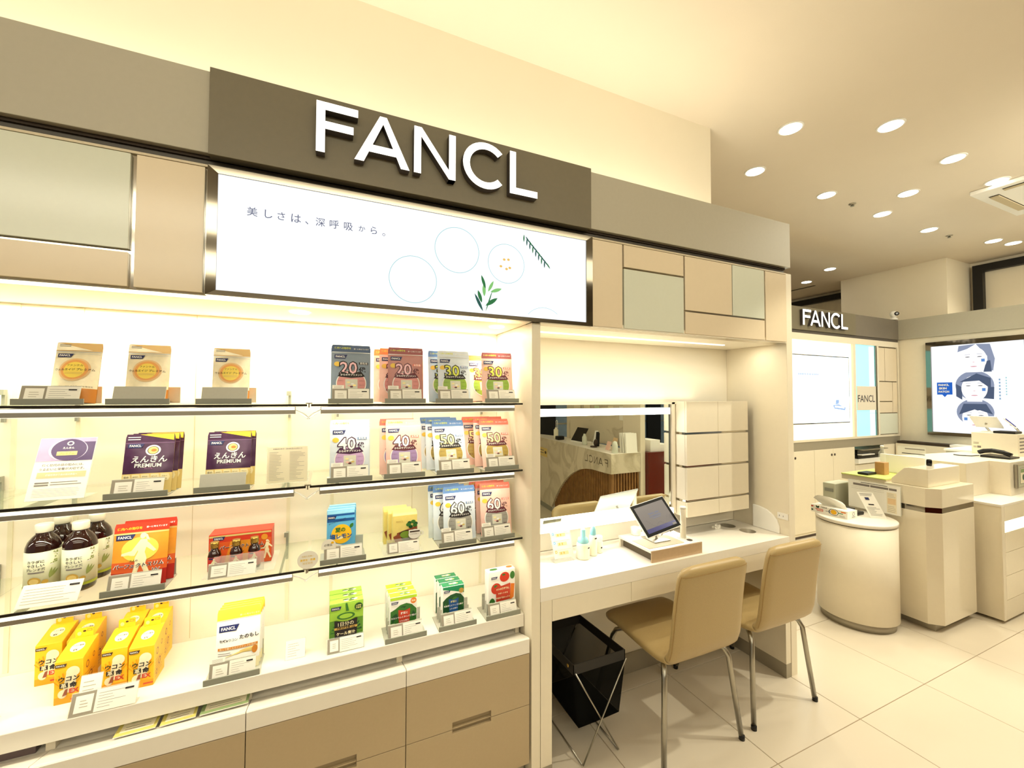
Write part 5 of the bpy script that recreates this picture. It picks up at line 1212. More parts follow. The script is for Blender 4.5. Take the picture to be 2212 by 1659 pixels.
# ================================================================== CHAIRS
def chair():
    t=thing('desk_chair','','chair')
    prof=[(0.205,0.418),(0.185,0.436),(0.10,0.442),(0.0,0.436),(-0.10,0.430),(-0.17,0.430),(-0.215,0.440),(-0.238,0.462),(-0.250,0.500),(-0.258,0.56),(-0.266,0.64),(-0.278,0.73),(-0.290,0.80),(-0.297,0.845)]
    # resample
    P=[Vector((0,a,b)) for a,b in prof]; st=[]
    for i in range(len(P)-1):
        for k in range(3): st.append(P[i].lerp(P[i+1],k/3))
    st.append(P[-1]); L=[0]
    for i in range(1,len(st)): L.append(L[-1]+(st[i]-st[i-1]).length)
    T=L[-1]; n=24
    def ringat(i):
        tg=(st[min(i+1,len(st)-1)]-st[max(i-1,0)]).normalized(); nn=Vector((0,-tg.z,tg.y))
        s=L[i]; hw=0.205 if s<T*0.42 else 0.205-0.010*((s-T*0.42)/(T*0.58))
        e=min(s,T-s); r=0.055; th=0.023
        if e<r: hw-=r-math.sqrt(max(0,r*r-(r-e)**2))
        if e<0.012: th*=0.35+0.65*math.sqrt(max(0,1-((0.012-e)/0.012)**2))
        out=[]
        for k in range(n):
            a=2*PI*k/n; ca,sa=math.cos(a),math.sin(a)
            x=math.copysign(abs(ca)**0.22,ca)*hw; y=math.copysign(abs(sa)**0.75,sa)*th*(1.0-0.12*abs(ca))
            out.append(tuple(st[i]+Vector((x,0,0))+nn*y))
        return out
    rings=[ringat(i) for i in range(len(st))]; ksp=19
    def part(a,b,name,cap0,cap1):
        vs=[v for r in rings[a:b+1] for v in r]; N=b-a+1
        fs=[(i*n+k,i*n+(k+1)%n,(i+1)*n+(k+1)%n,(i+1)*n+k) for i in range(N-1) for k in range(n)]
        mb=MB().add(vs,fs,'leather',True)
        mb.add(rings[a],[tuple(range(n-1,-1,-1))],'leather',True); mb.add(rings[b],[tuple(range(n))],'leather',True)
        return mb.build(name,t,world=False)
    part(0,ksp,'seat',1,0); part(ksp,len(st)-1,'backrest',0,1)
    # piping around the rear face of the backrest
    ie=len(st)-3; path=[]
    def off(q): return (q[0],q[1]-0.0008,q[2])
    for i in range(ksp+2,ie): path.append(off(rings[i][11]))
    for k in range(11,0,-1): path.append(off(rings[ie][k]))
    for i in range(ie-1,ksp+1,-1): path.append(off(rings[i][1]))
    MB().tube(path,0.0013,'leather_seam',5).build('piping',t,world=False)
    for s in (-1,1):
        MB().tube([(s*0.10,-0.10,0.405),(s*0.155,-0.16,0.402),(s*0.178,-0.19,0.392),(s*0.190,-0.205,0.36),(s*0.226,-0.236,0.02)],0.0115,'steel',12).build('leg',t,world=False)
        MB().lathe([(0.0125,0.0),(0.0125,0.020),(0.011,0.021)],'black',(s*0.228,-0.238,0.0),14).build('leg_cap',bpy.data.objects[LASTN()],world=False)
        MB().tube([(s*0.10,0.05,0.410),(s*0.16,0.10,0.405),(s*0.180,0.125,0.392),(s*0.190,0.140,0.36),(s*0.226,0.232,0.02)],0.0115,'steel',12).build('leg',t,world=False)
        MB().lathe([(0.0125,0.0),(0.0125,0.020),(0.011,0.021)],'black',(s*0.228,0.235,0.0),14).build('leg_cap',bpy.data.objects[LASTN()],world=False)
    return t
ch=chair(); ch.location=(1.488,1.560,0.0); ch['label']='beige leather desk chair nearer the waste bin, left of the two'; ch['group']='beige desk chairs'
c2=dup(ch,(2.045,1.575,0.0),'beige leather desk chair on the right, beside the end panel')

# ================================================================== WASTE BIN under the desk
t=thing('waste_bin','black fabric waste bag hanging in a crossed metal rod stand under the desk','bin',(1.08,1.68,0))
mat('mesh_cloth',(6,6,5),0.9,alpha=0.8,spec=0.1); mat('bin_band',(34,31,28),0.5)
bx0,bx1,by0,by1=0.945,1.214,1.502,1.862
def rimz(y): return 0.418-0.02*(y-by0)/(by1-by0)
def wallq(mb,p,q,p2,q2,m): mb.add([p,q,q2,p2],[(0,1,2,3)],m)
cor=[(bx0,by0),(bx1,by0),(bx1,by1),(bx0,by1)]
band=MB(); bag=MB()
for i in range(4):
    a=cor[i]; b=cor[(i+1)%4]
    A=(a[0],a[1],rimz(a[1])); B=(b[0],b[1],rimz(b[1])); A2=(a[0]*0.998+0.002,a[1],A[2]-0.042); B2=(b[0]*0.998+0.002,b[1],B[2]-0.042)
    nrm=Vector((b[1]-a[1],-(b[0]-a[0]),0)).normalized()*0.004
    quad=[A,B,B2,A2]; inn=[tuple(Vector(p)-nrm) for p in quad]; 
    band.add(quad+inn,[(0,3,2,1),(4,5,6,7),(0,1,5,4),(3,7,6,2),(0,4,7,3),(1,2,6,5)],'bin_band')
    bot=[(bx0+0.055,by0+0.045,0.112),(bx1+0.0,by0+0.045,0.118),(bx1-0.015,by1-0.03,0.120),(bx0+0.055,by1-0.03,0.116)]
    nz=6; c0,c1=Vector((a[0],a[1],A[2]-0.040)),Vector((b[0],b[1],B[2]-0.040)); d0,d1=Vector(bot[i]),Vector(bot[(i+1)%4]); ctr=Vector((1.08,1.68,0.25))
    vs=[];
    for j in range(nz+1):
        for k in range(9):
            p=c0.lerp(c1,k/8).lerp(d0.lerp(d1,k/8),j/nz); bow=0.012*math.sin(PI*k/8)*math.sin(PI*j/nz+0.2); p=p+(Vector((ctr.x,ctr.y,p.z))-p).normalized()*bow; vs.append(tuple(p))
    bag.add(vs,[(j*9+k,j*9+k+1,(j+1)*9+k+1,(j+1)*9+k) for j in range(nz) for k in range(8)],'mesh_cloth',True)
bag.add(bot,[(3,2,1,0)],'black_cloth')
bag.build('bag',t,weld=False); band.build('rim_band',t,weld=False)
MB().lathe([(0.0075,0.0),(0.0075,0.003),(0.004,0.004)],'gold_cap',(0,0,0),14).build('stud',t,world=False)
st_=[c for c in t.children if c.name.startswith('stud')][0]; st_.rotation_euler=(0,-PI/2,0); st_.location=(bx0-0.0005-1.08,by0+0.04-1.68,0.395)
for y in (by0-0.004,by1+0.006):
    MB().tube([(bx0+0.008,y,0.385),(1.172,y,0.0045)],0.0032,'steel',8).build('rod',t); MB().tube([(bx1-0.004,y-0.007,0.388),(0.985,y-0.007,0.0045)],0.0032,'steel',8).build('rod',t)
for x in (1.172,0.985): MB().tube([(x,by0-0.004,0.0045),(x,by1+0.006,0.0045)],0.0032,'steel',8).build('floor_rod',t)

# ================================================================== FAR AREA
YF=2.854; XR=6.706
ff=thing('far_fascia','dark grey fascia turning the corner over the far showcase and lightbox','fascia',(6.0,2.8,2.27))
MB().box(3.4,5.741,YF-0.008,YF+0.03,2.270,2.5235,'sign_board').build('sign_section',ff); MB().box(5.7415,6.7055,YF,YF+0.03,2.270,2.5235,'far_grey').build('fascia_board',ff) if False else None
mat('far_grey',(122,114,102),0.5,noise=0.03,nscale=60)
MB().box(5.7415,6.7055,YF,YF+0.03,2.270,2.5235,'far_grey').build('fascia_board',ff); MB().box(XR,XR+0.04,-1.5,YF+0.03,2.270,2.5235,'grey_fascia').build('fascia_board',ff)
MB().box(3.4,6.7055,YF+0.008,YF+0.04,2.236,2.2695,'dark_recess').build('shadow_gap',ff)
fs_=thing('far_sign_letters','small raised white lit letters FANCL on the far dark fascia','sign',(5.1,YF-0.03,2.32))
LZ,LH=2.318,0.172
for ch_,x0,x1 in (('F',4.690,4.835),('A',4.820,5.005),('N',5.020,5.175),('C',5.195,5.372),('L',5.395,5.520)): letter_mesh(ch_,x0,LZ,x1-x0,LH,YF-0.04,YF-0.0085,'letter_face','letter_side',parent=fs_)
fsx=thing('far_showcase','white framed backlit showcase with screen, blue lightbox and tile panels on the far wall','showcase',(5.5,YF,1.04))
MB().box(3.4,6.7,YF,YF+0.04,2.166,2.2355,'laminate').build('top_rail',fsx)
MB().box(3.4,6.7,YF,YF+0.04,1.040,1.0645,'laminate').build('bottom_rail',fsx)
mat('backlit',(255,250,230),0.5,emit=(255,248,222),es=1.1); mat('far_screen',(220,240,252),0.3,emit=(206,232,248),es=1.05); mat('far_screen_lt',(240,250,255),0.3,emit=(238,250,255),es=1.1); mat('cyan',(150,232,238),0.4,emit=(150,232,240),es=0.9); mat('cyan_lt',(230,252,252),0.4,emit=(236,253,252),es=1.05)
MB().box(3.4,5.69,YF+0.02,YF+0.035,1.065,2.1655,'backlit').build('backlit_panel',fsx)
MB().box(4.0,5.585,YF-0.01,YF+0.019,1.235,2.0,'dark_chrome').build('screen_frame',fsx)
MB().box(4.01,5.572,YF-0.0125,YF-0.0102,1.247,1.990,'far_screen').build('display',fsx)
g=G(plane_fn((0,YF-0.0125,0),(1,0,0),(0,0,1)),9)
g.poly([(4.9,1.25),(5.57,1.25),(5.57,1.55),(5.3,1.50)],'far_screen_lt',1); g.poly([(4.55,1.6),(4.9,1.98),(5.2,1.98),(4.95,1.4)],'far_screen_lt',1)
mat('scr_blue',(120,150,196),0.4,emit=(120,150,200),es=0.8)
for k in range(12): g.rect(4.64+0.030*k,4.656+0.030*k,1.775,1.795,'scr_blue',2)
g.poly([(5.25,1.44),(5.36,1.45),(5.50,1.41),(5.48,1.38),(5.28,1.40)],'scr_blue',2); g.poly([(5.30,1.45),(5.36,1.455),(5.37,1.50),(5.31,1.50)],'scr_blue',3); g.poly([(5.285,1.415),(5.47,1.40),(5.46,1.425),(5.29,1.435)],'far_screen_lt',4)
g.build('screen_picture',fsx,world=True)
MB().box(5.692,5.745,YF+0.0,YF+0.04,1.065,2.1655,'wall_paint').build('post',fsx)
MB().box(5.747,6.165,YF+0.012,YF+0.035,1.065,2.1655,'cyan').build('blue_lightbox',fsx)
MB().box(6.05,6.150,YF+0.008,YF+0.0115,1.34,2.150,'cyan_lt').box(6.05,6.150,YF+0.008,YF+0.0115,1.07,1.33,'cyan_lt').build('light_edge',fsx)
MB().box(5.765,6.165,YF+0.001,YF+0.0078,1.375,1.665,'laminate').build('name_plate',fsx)
g=G(plane_fn((0,YF+0.001,0),(1,0,0),(0,0,1)),9); g.text('FANCL',5.955,1.515,0,'letter_side',1,w=0.36,bold=0.01); g.build('plate_lettering',fsx,world=True)
MB().box(6.167,6.183,YF-0.004,YF+0.04,1.065,2.1655,'dark_chrome').box(6.20,6.240,YF,YF+0.04,1.065,2.1655,'laminate').build('post',fsx)
MB().box(6.242,6.665,YF+0.014,YF+0.035,1.065,2.1655,'dark_chrome').build('panel_backing',fsx)
for (a,b,c_,d_,m) in ((6.250,6.375,1.735,2.150,'beige_panel'),(6.385,6.655,1.735,2.150,'beige_panel'),(6.250,6.540,1.485,1.722,'beige_panel'),(6.550,6.655,1.34,1.722,'beige_panel'),(6.250,6.540,1.34,1.472,'beige_panel') ,(6.250,6.655,1.075,1.328,'frosted_glass')):
    MB().box(a,b,YF+0.004,YF+0.0138,c_,d_,m).build('panel',fsx)
MB().box(6.668,6.7055,YF,YF+0.04,1.065,2.1655,'laminate').build('post',fsx)
# cupboards below
cb=thing('far_cupboard','row of tall white cupboard doors with round finger holes under the far showcase','cupboard',(5.3,YF,0))
MB().box(3.4,5.690,YF+0.012,YF+0.045,0.03,1.0395,'laminate').box(5.6905,6.70,YF+0.2,YF+0.045+0.2,0.03,1.0395,'laminate').build('carcass',cb)
MB().box(3.4,6.70,YF+0.006,YF+0.0115,0.945,1.0395,'kick_grey').build('grey_band',cb)
for x0,x1 in ((3.5,4.55),(4.555,4.915),(4.92,5.262),(5.266,5.685)): MB().box(x0,x1,YF,YF+0.0118,0.06,0.944,'laminate').build('door',cb,bevel=0.0015,seg=1)
for x,z in ((5.235,0.878),(5.292,0.878),(4.585,0.875)):
    o=MB().lathe([(0.014,0.0),(0.014,0.002),(0.008,0.0022)],'bowl',(0,0,0),14).build('finger_hole',cb,world=False); o.rotation_euler=(PI/2,0,0); o.location=(x-5.3,0-0.0005,z)
MB().box(3.4,6.70,YF+0.02,YF+0.03,0.0,0.0295,'bowl').build('plinth',cb)
MB().box(5.6905,6.30,YF,YF+0.0118,0.06,0.73,'laminate').box(6.305,6.70,YF,YF+0.0118,0.06,0.944,'laminate').box(5.70,6.30,YF+0.0,YF+0.19,0.735,0.745,'laminate').build('door',cb)
pr=thing('document_printer','black printer with stacked papers in the open cupboard shelf','printer',(5.98,YF+0.02,0.7455)); MB().box(5.72,6.28,YF-0.02,YF+0.18,0.746,0.80,'white').box(5.74,6.26,YF+0.0,YF+0.18,0.83,0.90,'black_gloss').build('body',pr); MB().box(5.75,6.27,YF-0.06,YF+0.15,0.905,0.915,'steel').box(5.74,6.0,YF-0.05,YF+0.1,0.846,0.856,'paper').build('tray',pr); MB().box(5.73,6.27,YF-0.012,YF+0.17,0.8005,0.8295,'black').build('slot',pr)
# right wall: lightbox with three portraits
lb=thing('poster_lightbox','large lit poster box with three stacked portraits on the right wall','lightbox',(XR,2.18,1.08))
xf=XR-0.02
MB().box(XR+0.02,XR+0.05,-1.5,2.89,0.0,2.2695,'laminate').build('wall_board',lb)
for (y0,y1,z0,z1) in ((1.755,2.585,2.145,2.200),(1.755,2.585,1.079,1.119),(2.540,2.585,1.1192,2.1448),(1.755,1.798,1.1192,2.1448)): MB().box(xf,XR+0.019,y0,y1,z0,z1,'dark_chrome').build('frame',lb)
MB().box(XR+0.0,XR+0.0195,1.7985,2.5395,1.1195,2.1445,'screen_white').build('lit_panel',lb)
em('hair',(150,160,186),0.9); em('hair_dark',(88,102,130),0.8); em('skin',(252,250,250),1.15); em('lip',(230,170,180),0.9); em('patch_blue',(40,104,204),0.9); em('patch_small',(100,150,220),0.9); em('eye',(90,90,104),0.6); em('txt_blue',(150,180,210),0.9)
g=G(lambda u,v,l:(XR-0.0005*l,2.54-u,1.12+v),9)   # u to the right seen from the room (towards -y)
def face(u,z0,z1,style):
    cu=u; cz=(z0+z1)/2; h=z1-z0; r=0.135
    if style==0:
        g.poly([(cu+0.02,z1),(cu+0.13,z1-0.01),(cu+0.165,z0+h*0.45),(cu+0.15,z0+0.01),(cu+0.11,z0+0.03),(cu+0.115,z0+h*0.5),(cu+0.06,z0+h*0.85)],'hair',1); g.poly([(cu-0.12,z1-0.01),(cu+0.02,z1),(cu-0.05,z1-0.05),(cu-0.13,z0+h*0.75)],'hair',1)
        g.poly([(cu+0.075,z0),(cu+0.14,z0),(cu+0.13,z0+h*0.4),(cu+0.10,z0+h*0.38)],'hair_dark',2)
    if style==1:
        g.ell(cu,cz+0.02,r+0.02,h*0.50,'hair',1,30); g.poly([(cu+0.06,z0+0.04),(cu+0.15,z0+0.03),(cu+0.155,cz),(cu+0.11,cz)],'hair_dark',2); g.poly([(cu-0.15,z0+0.06),(cu-0.10,z0+0.02),(cu-0.10,cz),(cu-0.15,cz+0.04)],'hair_dark',2); g.poly([(cu-0.12,cz+0.06),(cu+0.02,z1-0.01),(cu+0.13,cz+0.10),(cu+0.13,cz-0.02),(cu+0.10,cz+0.02),(cu+0.04,cz+0.10),(cu-0.02,z1-0.07)],'hair_dark',4)
    if style==2:
        g.ell(cu,cz+0.05,r+0.015,h*0.46,'hair',1,30); g.poly([(cu-0.13,cz+0.02),(cu-0.09,z1-0.02),(cu+0.09,z1-0.02),(cu+0.14,cz+0.03),(cu+0.10,cz+0.085),(cu+0.02,cz+0.07),(cu-0.06,cz+0.11)],'hair_dark',4)
    g.ell(cu,cz-0.015,0.105,h*0.44,'skin',3,30); g.rect(cu-0.06,cu+0.06,z0+0.0,z0+0.04,'skin',2)
    for s in (-1,1):
        g.ell(cu+s*0.048,cz+0.015,0.020,0.0045,'eye',5,12); g.rect(cu+s*0.048-0.022,cu+s*0.048+0.022,cz+0.042,cz+0.046,'hair',5)
    g.ell(cu,cz-0.095,0.028,0.006,'lip',5,12); g.ell(cu,cz-0.045,0.010,0.003,'lip',5,10)
    s=-1 if style==2 else 1
    g.rect(cu+s*0.075-0.014,cu+s*0.075+0.014,cz-0.045,cz-0.012,'patch_small',6)
face(0.36,0.70,1.020,0); face(0.36,0.365,0.695,1); face(0.36,0.03,0.360,2)
g.rect(0.045,0.180,0.445,0.590,'patch_blue',6); g.poly([(0.09,0.446),(0.135,0.446),(0.1125,0.415)],'patch_blue',6)
for s,z in (('FANCL',0.560),('SKIN',0.520),('PATCH',0.480)): g.text(s,0.060+(0.045 if s!='SKIN' else 0.036),z,0,'white',8,w=0.094 if s!='SKIN' else 0.07,bold=0.05)
for k in range(7): g.rect(0.55,0.562,0.60-0.035*k,0.62-0.035*k,'txt_blue',6); g.rect(0.60,0.609,0.62-0.03*k,0.635-0.03*k,'scr_ring',6)
g.build('poster_print',lb,world=True)
t=thing('security_camera','small white dome camera with a black lens on top of the far fascia corner','camera',(6.62,2.80,2.5237))
MB().lathe([(0.040,0.0),(0.040,0.012),(0.028,0.026),(0.018,0.034)],'white',(6.62,2.86,2.5237),24).build('base',t); MB().lathe([(0.001,0.0),(0.022,0.006),(0.036,0.022),(0.040,0.042),(0.036,0.062),(0.022,0.078),(0.001,0.084)],'white',(6.62,2.86,2.555),24).build('head',t)
o=MB().lathe([(0.001,0.0),(0.026,0.002),(0.024,0.010),(0.012,0.014)],'black_gloss',(0,0,0),18).build('lens',t,world=False); o.rotation_euler=(PI/2,0,-0.9); o.location=(-0.012,0.025,0.074)
# low cabinet, box and bin along the right wall
t=thing('low_cabinet','low white cabinet with a dark top slot along the right wall','cabinet',(6.5,2.6,0)); MB().box(6.55,6.7258,2.335,2.84,0.0,0.955,'laminate').build('body',t); MB().box(6.56,6.70,2.345,2.83,0.9555,0.985,'seam').build('slot',t)
t=thing('storage_box','pale pink storage box left of the grey machine by the right wall','box',(6.6,2.2,0)); MB().box(6.52,6.70,2.12,2.325,0.0,0.965,'pinkish').build('body',t,bevel=0.004) if False else None
mat('pinkish',(232,204,186),0.6); mat('greenish',(196,196,172),0.6)
MB().box(6.52,6.70,2.12,2.325,0.0,0.965,'pinkish').build('body',t,bevel=0.004); MB().box(6.515,6.705,2.115,2.33,0.9655,0.99,'white').build('lid',t)
t=thing('grey_machine','grey office machine with a white top behind the high counter','machine',(6.0,1.95,0)); MB().box(5.80,6.3,1.83,2.105,0.0,0.99,'greenish').build('body',t,bevel=0.004); MB().box(5.78,6.32,1.82,2.112,0.9905,1.01,'white').build('top',t)

# round side counter
oc=thing('round_counter','round white counter with a grey plinth beside the tall counter','counter',(3.385,1.705,0))
cc=(3.385,1.705,0); 
MB().lathe([(0.205,0.0),(0.205,0.052)],'kick_grey',cc,48).build('plinth',oc); MB().lathe([(0.223,0.053),(0.223,0.672)],'laminate',cc,48).build('body',oc)
MB().lathe([(0.219,0.6722),(0.219,0.678)],'bowl',cc,48).build('shadow_joint',oc); MB().lathe([(0.226,0.6785),(0.226,0.698),(0.224,0.700)],'desk_top',cc,48).build('top',oc)
# tissue box
tx=thing('tissue_box','patterned white tissue box with kitchen drawings on the round counter','tissue box',(3.30,1.80,0.7005),0); 
# box axis from (3.26,1.91) to (3.245,1.68)
bxw,bxl,bxh=0.115,0.235,0.052
x0,x1,y0,y1=3.247,3.247+bxw,1.680,1.680+bxl
MB().box(x0,x1,y0,y1,0.7006,0.7006+bxh,'paper').build('box',tx,bevel=0.001)
g=G(lambda u,v,l:(x0-0.0005*l,y1-u,0.7006+v),9)
g.ell(0.150,0.028,0.030,0.023,'veg_dark',1,24,inner=0.88); g.ell(0.150,0.028,0.018,0.015,'u_yellow',1,20); g.ell(0.150,0.028,0.019,0.016,'orange',2,20,inner=0.9); g.rect(0.180,0.208,0.026,0.031,'emerald',1)
g.rect(0.040,0.082,0.014,0.030,'tomato',1); g.rect(0.043,0.079,0.017,0.027,'pink_pale',2); g.rect(0.030,0.040,0.024,0.028,'tomato',1); g.ell(0.123,0.024,0.006,0.010,'dot_navy',1,14,inner=0.6); g.rect(0.098,0.118,0.023,0.026,'dot_navy',1)
g.poly([(0.034,0.050),(0.038,0.034),(0.054,0.034),(0.058,0.050),(0.054,0.050),(0.050,0.038),(0.042,0.038),(0.038,0.050)],'veg_dark',1); g.rect(0.002,0.018,0.036,0.044,'tomato',1); g.rect(0.004,0.016,0.010,0.020,'veg_dark',1); g.text('TISSUE',0.088,0.044,0,'ink_soft',1,w=0.04,bold=0.02); g.rect(0.195,0.225,0.036,0.044,'orange',1); g.lines(0.185,0.225,0.004,0.018,2,'ink_soft',1,0.3,0.3)
g.build('side_print',tx,world=True)
g=G(lambda u,v,l:(x0+u,y0-0.0005*l,0.7006+v),9); g.ell(0.07,0.030,0.013,0.013,'dot_navy',1,18,inner=0.8); g.rect(0.05,0.09,0.008,0.011,'dot_navy',1); g.build('end_print',tx,world=True)
# pulled-up tissue
tis=MB(); r=random.Random(4); nx,ny=14,6; vs=[]
for j in range(ny+1):
    for i in range(nx+1):
        a=i/nx; b=j/ny; hh=0.075*(max(0.0,math.sin(PI*min(1,a*0.95+0.05)))**0.6)*b
        vs.append((x0+0.055+0.026*math.sin(a*6+b*2)*b-0.018*b+0.004*r.random(), y1-0.045-0.14*a+0.035*b*(0.5-a)+0.045*b*(1-a), 0.7006+bxh+0.0006+hh+0.010*b*math.cos(a*5)*(1-a)))
tis.add(vs,[(j*(nx+1)+i,j*(nx+1)+i+1,(j+1)*(nx+1)+i+1,(j+1)*(nx+1)+i) for j in range(ny) for i in range(nx)],'paper',True)
o=tis.build('tissue',tx,weld=False); so=o.modifiers.new('s','SOLIDIFY'); so.thickness=0.001
# leaflet stand and card reader on the round counter
t=thing('leaflet_stand','narrow white card leaning on the round counter in front of the poster','card stand',(3.49,1.62,0.7005))
a=[(3.462,1.630,0.701),(3.560,1.588,0.701),(3.545,1.640,0.893),(3.447,1.682,0.893)]; a=[(3.44,1.640,0.7015),(3.51,1.578,0.7015),(3.50,1.655,0.865),(3.43,1.715,0.865)]
vs,fs=slab_pts(a,0.002); MB().add(vs,fs,'paper').build('sheet',t); A1=Vector(a[0]); U1=(Vector(a[1])-A1); V1=(Vector(a[3])-A1); N1=U1.cross(V1).normalized()
g=G(lambda u,v,l:tuple(A1+U1*u+V1*v+N1*0.0006*l),9); g.lines(0.1,0.9,0.85,0.97,3,'ink_soft',1,0.3,0.2); g.rect(0.30,0.55,0.70,0.80,'navy',1); g.text('ARGEL',0.52,0.52,0,'ink',1,w=0.4,bold=0.04) if False else g.rect(0.32,0.66,0.50,0.545,'ink',1); g.lines(0.12,0.9,0.08,0.44,7,'ink_soft',1,0.25,0.5); g.build('print',t,world=True)
t=thing('card_terminal','flat black payment terminal on the round counter behind the tissue box','terminal',(3.45,1.76,0.7005)); MB().box(3.40,3.50,1.705,1.86,0.7008,0.722,'black').build('body',t,bevel=0.006); MB().box(3.41,3.49,1.755,1.85,0.7222,0.735,'bin_band').build('lid',t,bevel=0.004); t.location=(3.45,1.76,0.7005)

# tall counter
tc=thing('tall_counter','tall glossy white counter with chamfered corner and chrome band','counter',(3.85,1.48,0))
mat('gloss_white',(240,230,206),0.10,spec=0.5,coat=0.3,noise=0.01)
def chamf(x0,x1,y0,y1,c=0.06,d=0.065): return [(x0,y0+c),(x0+d,y0),(x1,y0),(x1,y1),(x0,y1)]
MB().zprism(chamf(3.622,4.135,1.362,1.64),0.047,0.772,'gloss_white').build('body',tc,bevel=0.002); MB().zprism(chamf(3.624,4.133,1.364,1.638),0.7722,0.8068,'dark_chrome').build('chrome_band',tc)
MB().zprism(chamf(3.622,4.135,1.362,1.64),0.807,0.932,'gloss_white').build('upper_body',tc,bevel=0.002); MB().box(3.66,4.13,1.40,1.63,0.0,0.0468,'kick_grey').build('plinth',tc)
MB().xprism([(1.420,0.9322),(1.420,1.052),(1.520,1.052),(1.545,1.046),(1.618,0.962),(1.618,0.9322)],3.662,4.105,'gloss_white').build('raised_box',tc,bevel=0.003)
MB().lathe([(0.013,0.0),(0.016,0.004),(0.016,0.036),(0.012,0.044)],'black_gloss',(3.89,1.50,1.0525),18).build('bell_push'); tag(bpy.data.objects['bell_push'],'small black cylinder standing on the raised box of the tall counter','bell')
# A-size poster in clear holder on its left side
t=thing('counter_poster','clear framed price list hanging on the left side of the tall counter','poster',(3.60,1.69,0.72))
MB().box(3.600,3.604,1.538,1.855,0.716,0.922,'acrylic').box(3.6045,3.62,1.645,1.70,0.80,0.88,'acrylic').build('holder',t); g=G(lambda u,v,l:(3.600-0.0006*l,1.853-u,0.718+v),9)
g.rect(0.0,0.312,0.0,0.200,'paper',1); g.rect(0.032,0.292,0.165,0.180,'ink_soft',2); g.lines(0.08,0.24,0.186,0.192,1,'ink',2,0.6,0.0); g.rect(0.135,0.139,0.165,0.180,'paper',3); g.rect(0.245,0.249,0.165,0.180,'paper',3); g.rect(0.235,0.290,0.010,0.150,'paper_warm',2); g.rect(0.240,0.286,0.070,0.110,'peach',3); g.lines(0.24,0.288,0.012,0.06,4,'ink_faint',3,0.25,0.3); g.lines(0.24,0.288,0.115,0.145,3,'ink_faint',3,0.25,0.3); g.lines(0.02,0.22,0.135,0.160,2,'ink_faint',2,0.1,0.0)
g.build('print',t,world=True)
# work desk behind with green mat
mat('green_mat',(206,214,120),0.55); wd=thing('work_desk','work desk with a lime green mat behind the tall counter','desk',(3.9,1.80,0))
MB().box(3.655,4.19,1.645,1.925,0.905,0.940,'laminate_edge').build('desk_board',wd); MB().box(3.652,4.19,1.6455,1.928,0.9405,0.948,'green_mat').build('desk_mat',wd); MB().box(3.70,4.19,1.66,1.90,0.0,0.9045,'laminate').build('body',wd)
t=thing('desk_machine','small white machine with a dark slot beside the work desk','machine',(3.66,1.97,0)); MB().box(3.58,3.80,1.932,2.02,0.0,0.865,'greenish').build('body',t,bevel=0.005); MB().box(3.576,3.5795,1.945,2.005,0.80,0.825,'tray_dark').build('slot',t)
t=thing('mobile_phone','black phone lying on the lime green mat','phone',(3.76,1.81,0.9485)); MB().box(3.70,3.82,1.775,1.845,0.9487,0.966,'black').build('body',t,bevel=0.006)
t=thing('amber_dispenser','amber box with a clear pump bottle on the lime green mat','dispenser',(3.86,1.77,0.9485)); mat('amber',(196,150,96),0.35,noise=0.1,nscale=20)
MB().box(3.835,3.90,1.735,1.795,0.9487,1.040,'amber').build('box',t,bevel=0.002); MB().lathe([(0.022,0.0),(0.022,0.075),(0.010,0.090),(0.010,0.11)],'acrylic',(3.87,1.762,1.0405),18).build('bottle',t); MB().lathe([(0.011,0.11),(0.011,0.125),(0.008,0.127)],'white',(3.87,1.762,1.0405),18).build('pump',t)
t=thing('screen_board','white upright board separating the work desk from the high counter','board',(4.05,1.70,0.9485)); MB().box(4.02,4.045,1.572,1.846,0.9487,1.087,'white').build('board',t,bevel=0.002)
t=thing('name_holder','flat clear name holder lying along the board top behind the white board','holder',(4.3,1.8,1.05)); MB().box(4.36,4.372,1.705,1.88,1.0505,1.130,'acrylic').build('sheet',t); g=G(lambda u,v,l:(4.3595-0.0005*l,1.88-u,1.0505+v),9); g.rect(0.05,0.175,0.058,0.066,'ink_soft',1); g.rect(0.03,0.175,0.020,0.026,'ink',1); g.build('print',t,world=True)
# high counter block, L shaped
hc=thing('high_counter','high white counter block with a recessed step behind the tall counter','counter',(4.8,1.55,0))
MB().zprism([(4.276,1.444),(4.651,1.444),(4.651,1.337),(5.75,1.337),(5.75,1.705),(4.276,1.88)],0.8025,1.050,'laminate').build('upper_block',hc,bevel=0.002)
MB().box(4.203,5.75,1.254,1.90,0.787,0.8022,'desk_top').build('lower_top',hc,bevel=0.001); MB().box(4.210,5.75,1.260,1.90,0.02,0.7865,'gloss_white').build('lower_body',hc)
MB().box(4.206,4.250,1.2545,1.2598,0.02,0.7868,'laminate').build('front_post',hc)
for z0,z1,m in ((0.685,0.7868,'gloss_white'),(0.61,0.683,'led'),(0.473,0.608,'gloss_white'),(0.315,0.470,'gloss_white'),(0.152,0.312,'gloss_white'),(0.02,0.149,'laminate')): MB().box(4.2515,5.75,1.2545,1.2598,z0,z1,m).build('drawer_front' if m!='led' else 'light_strip',hc)
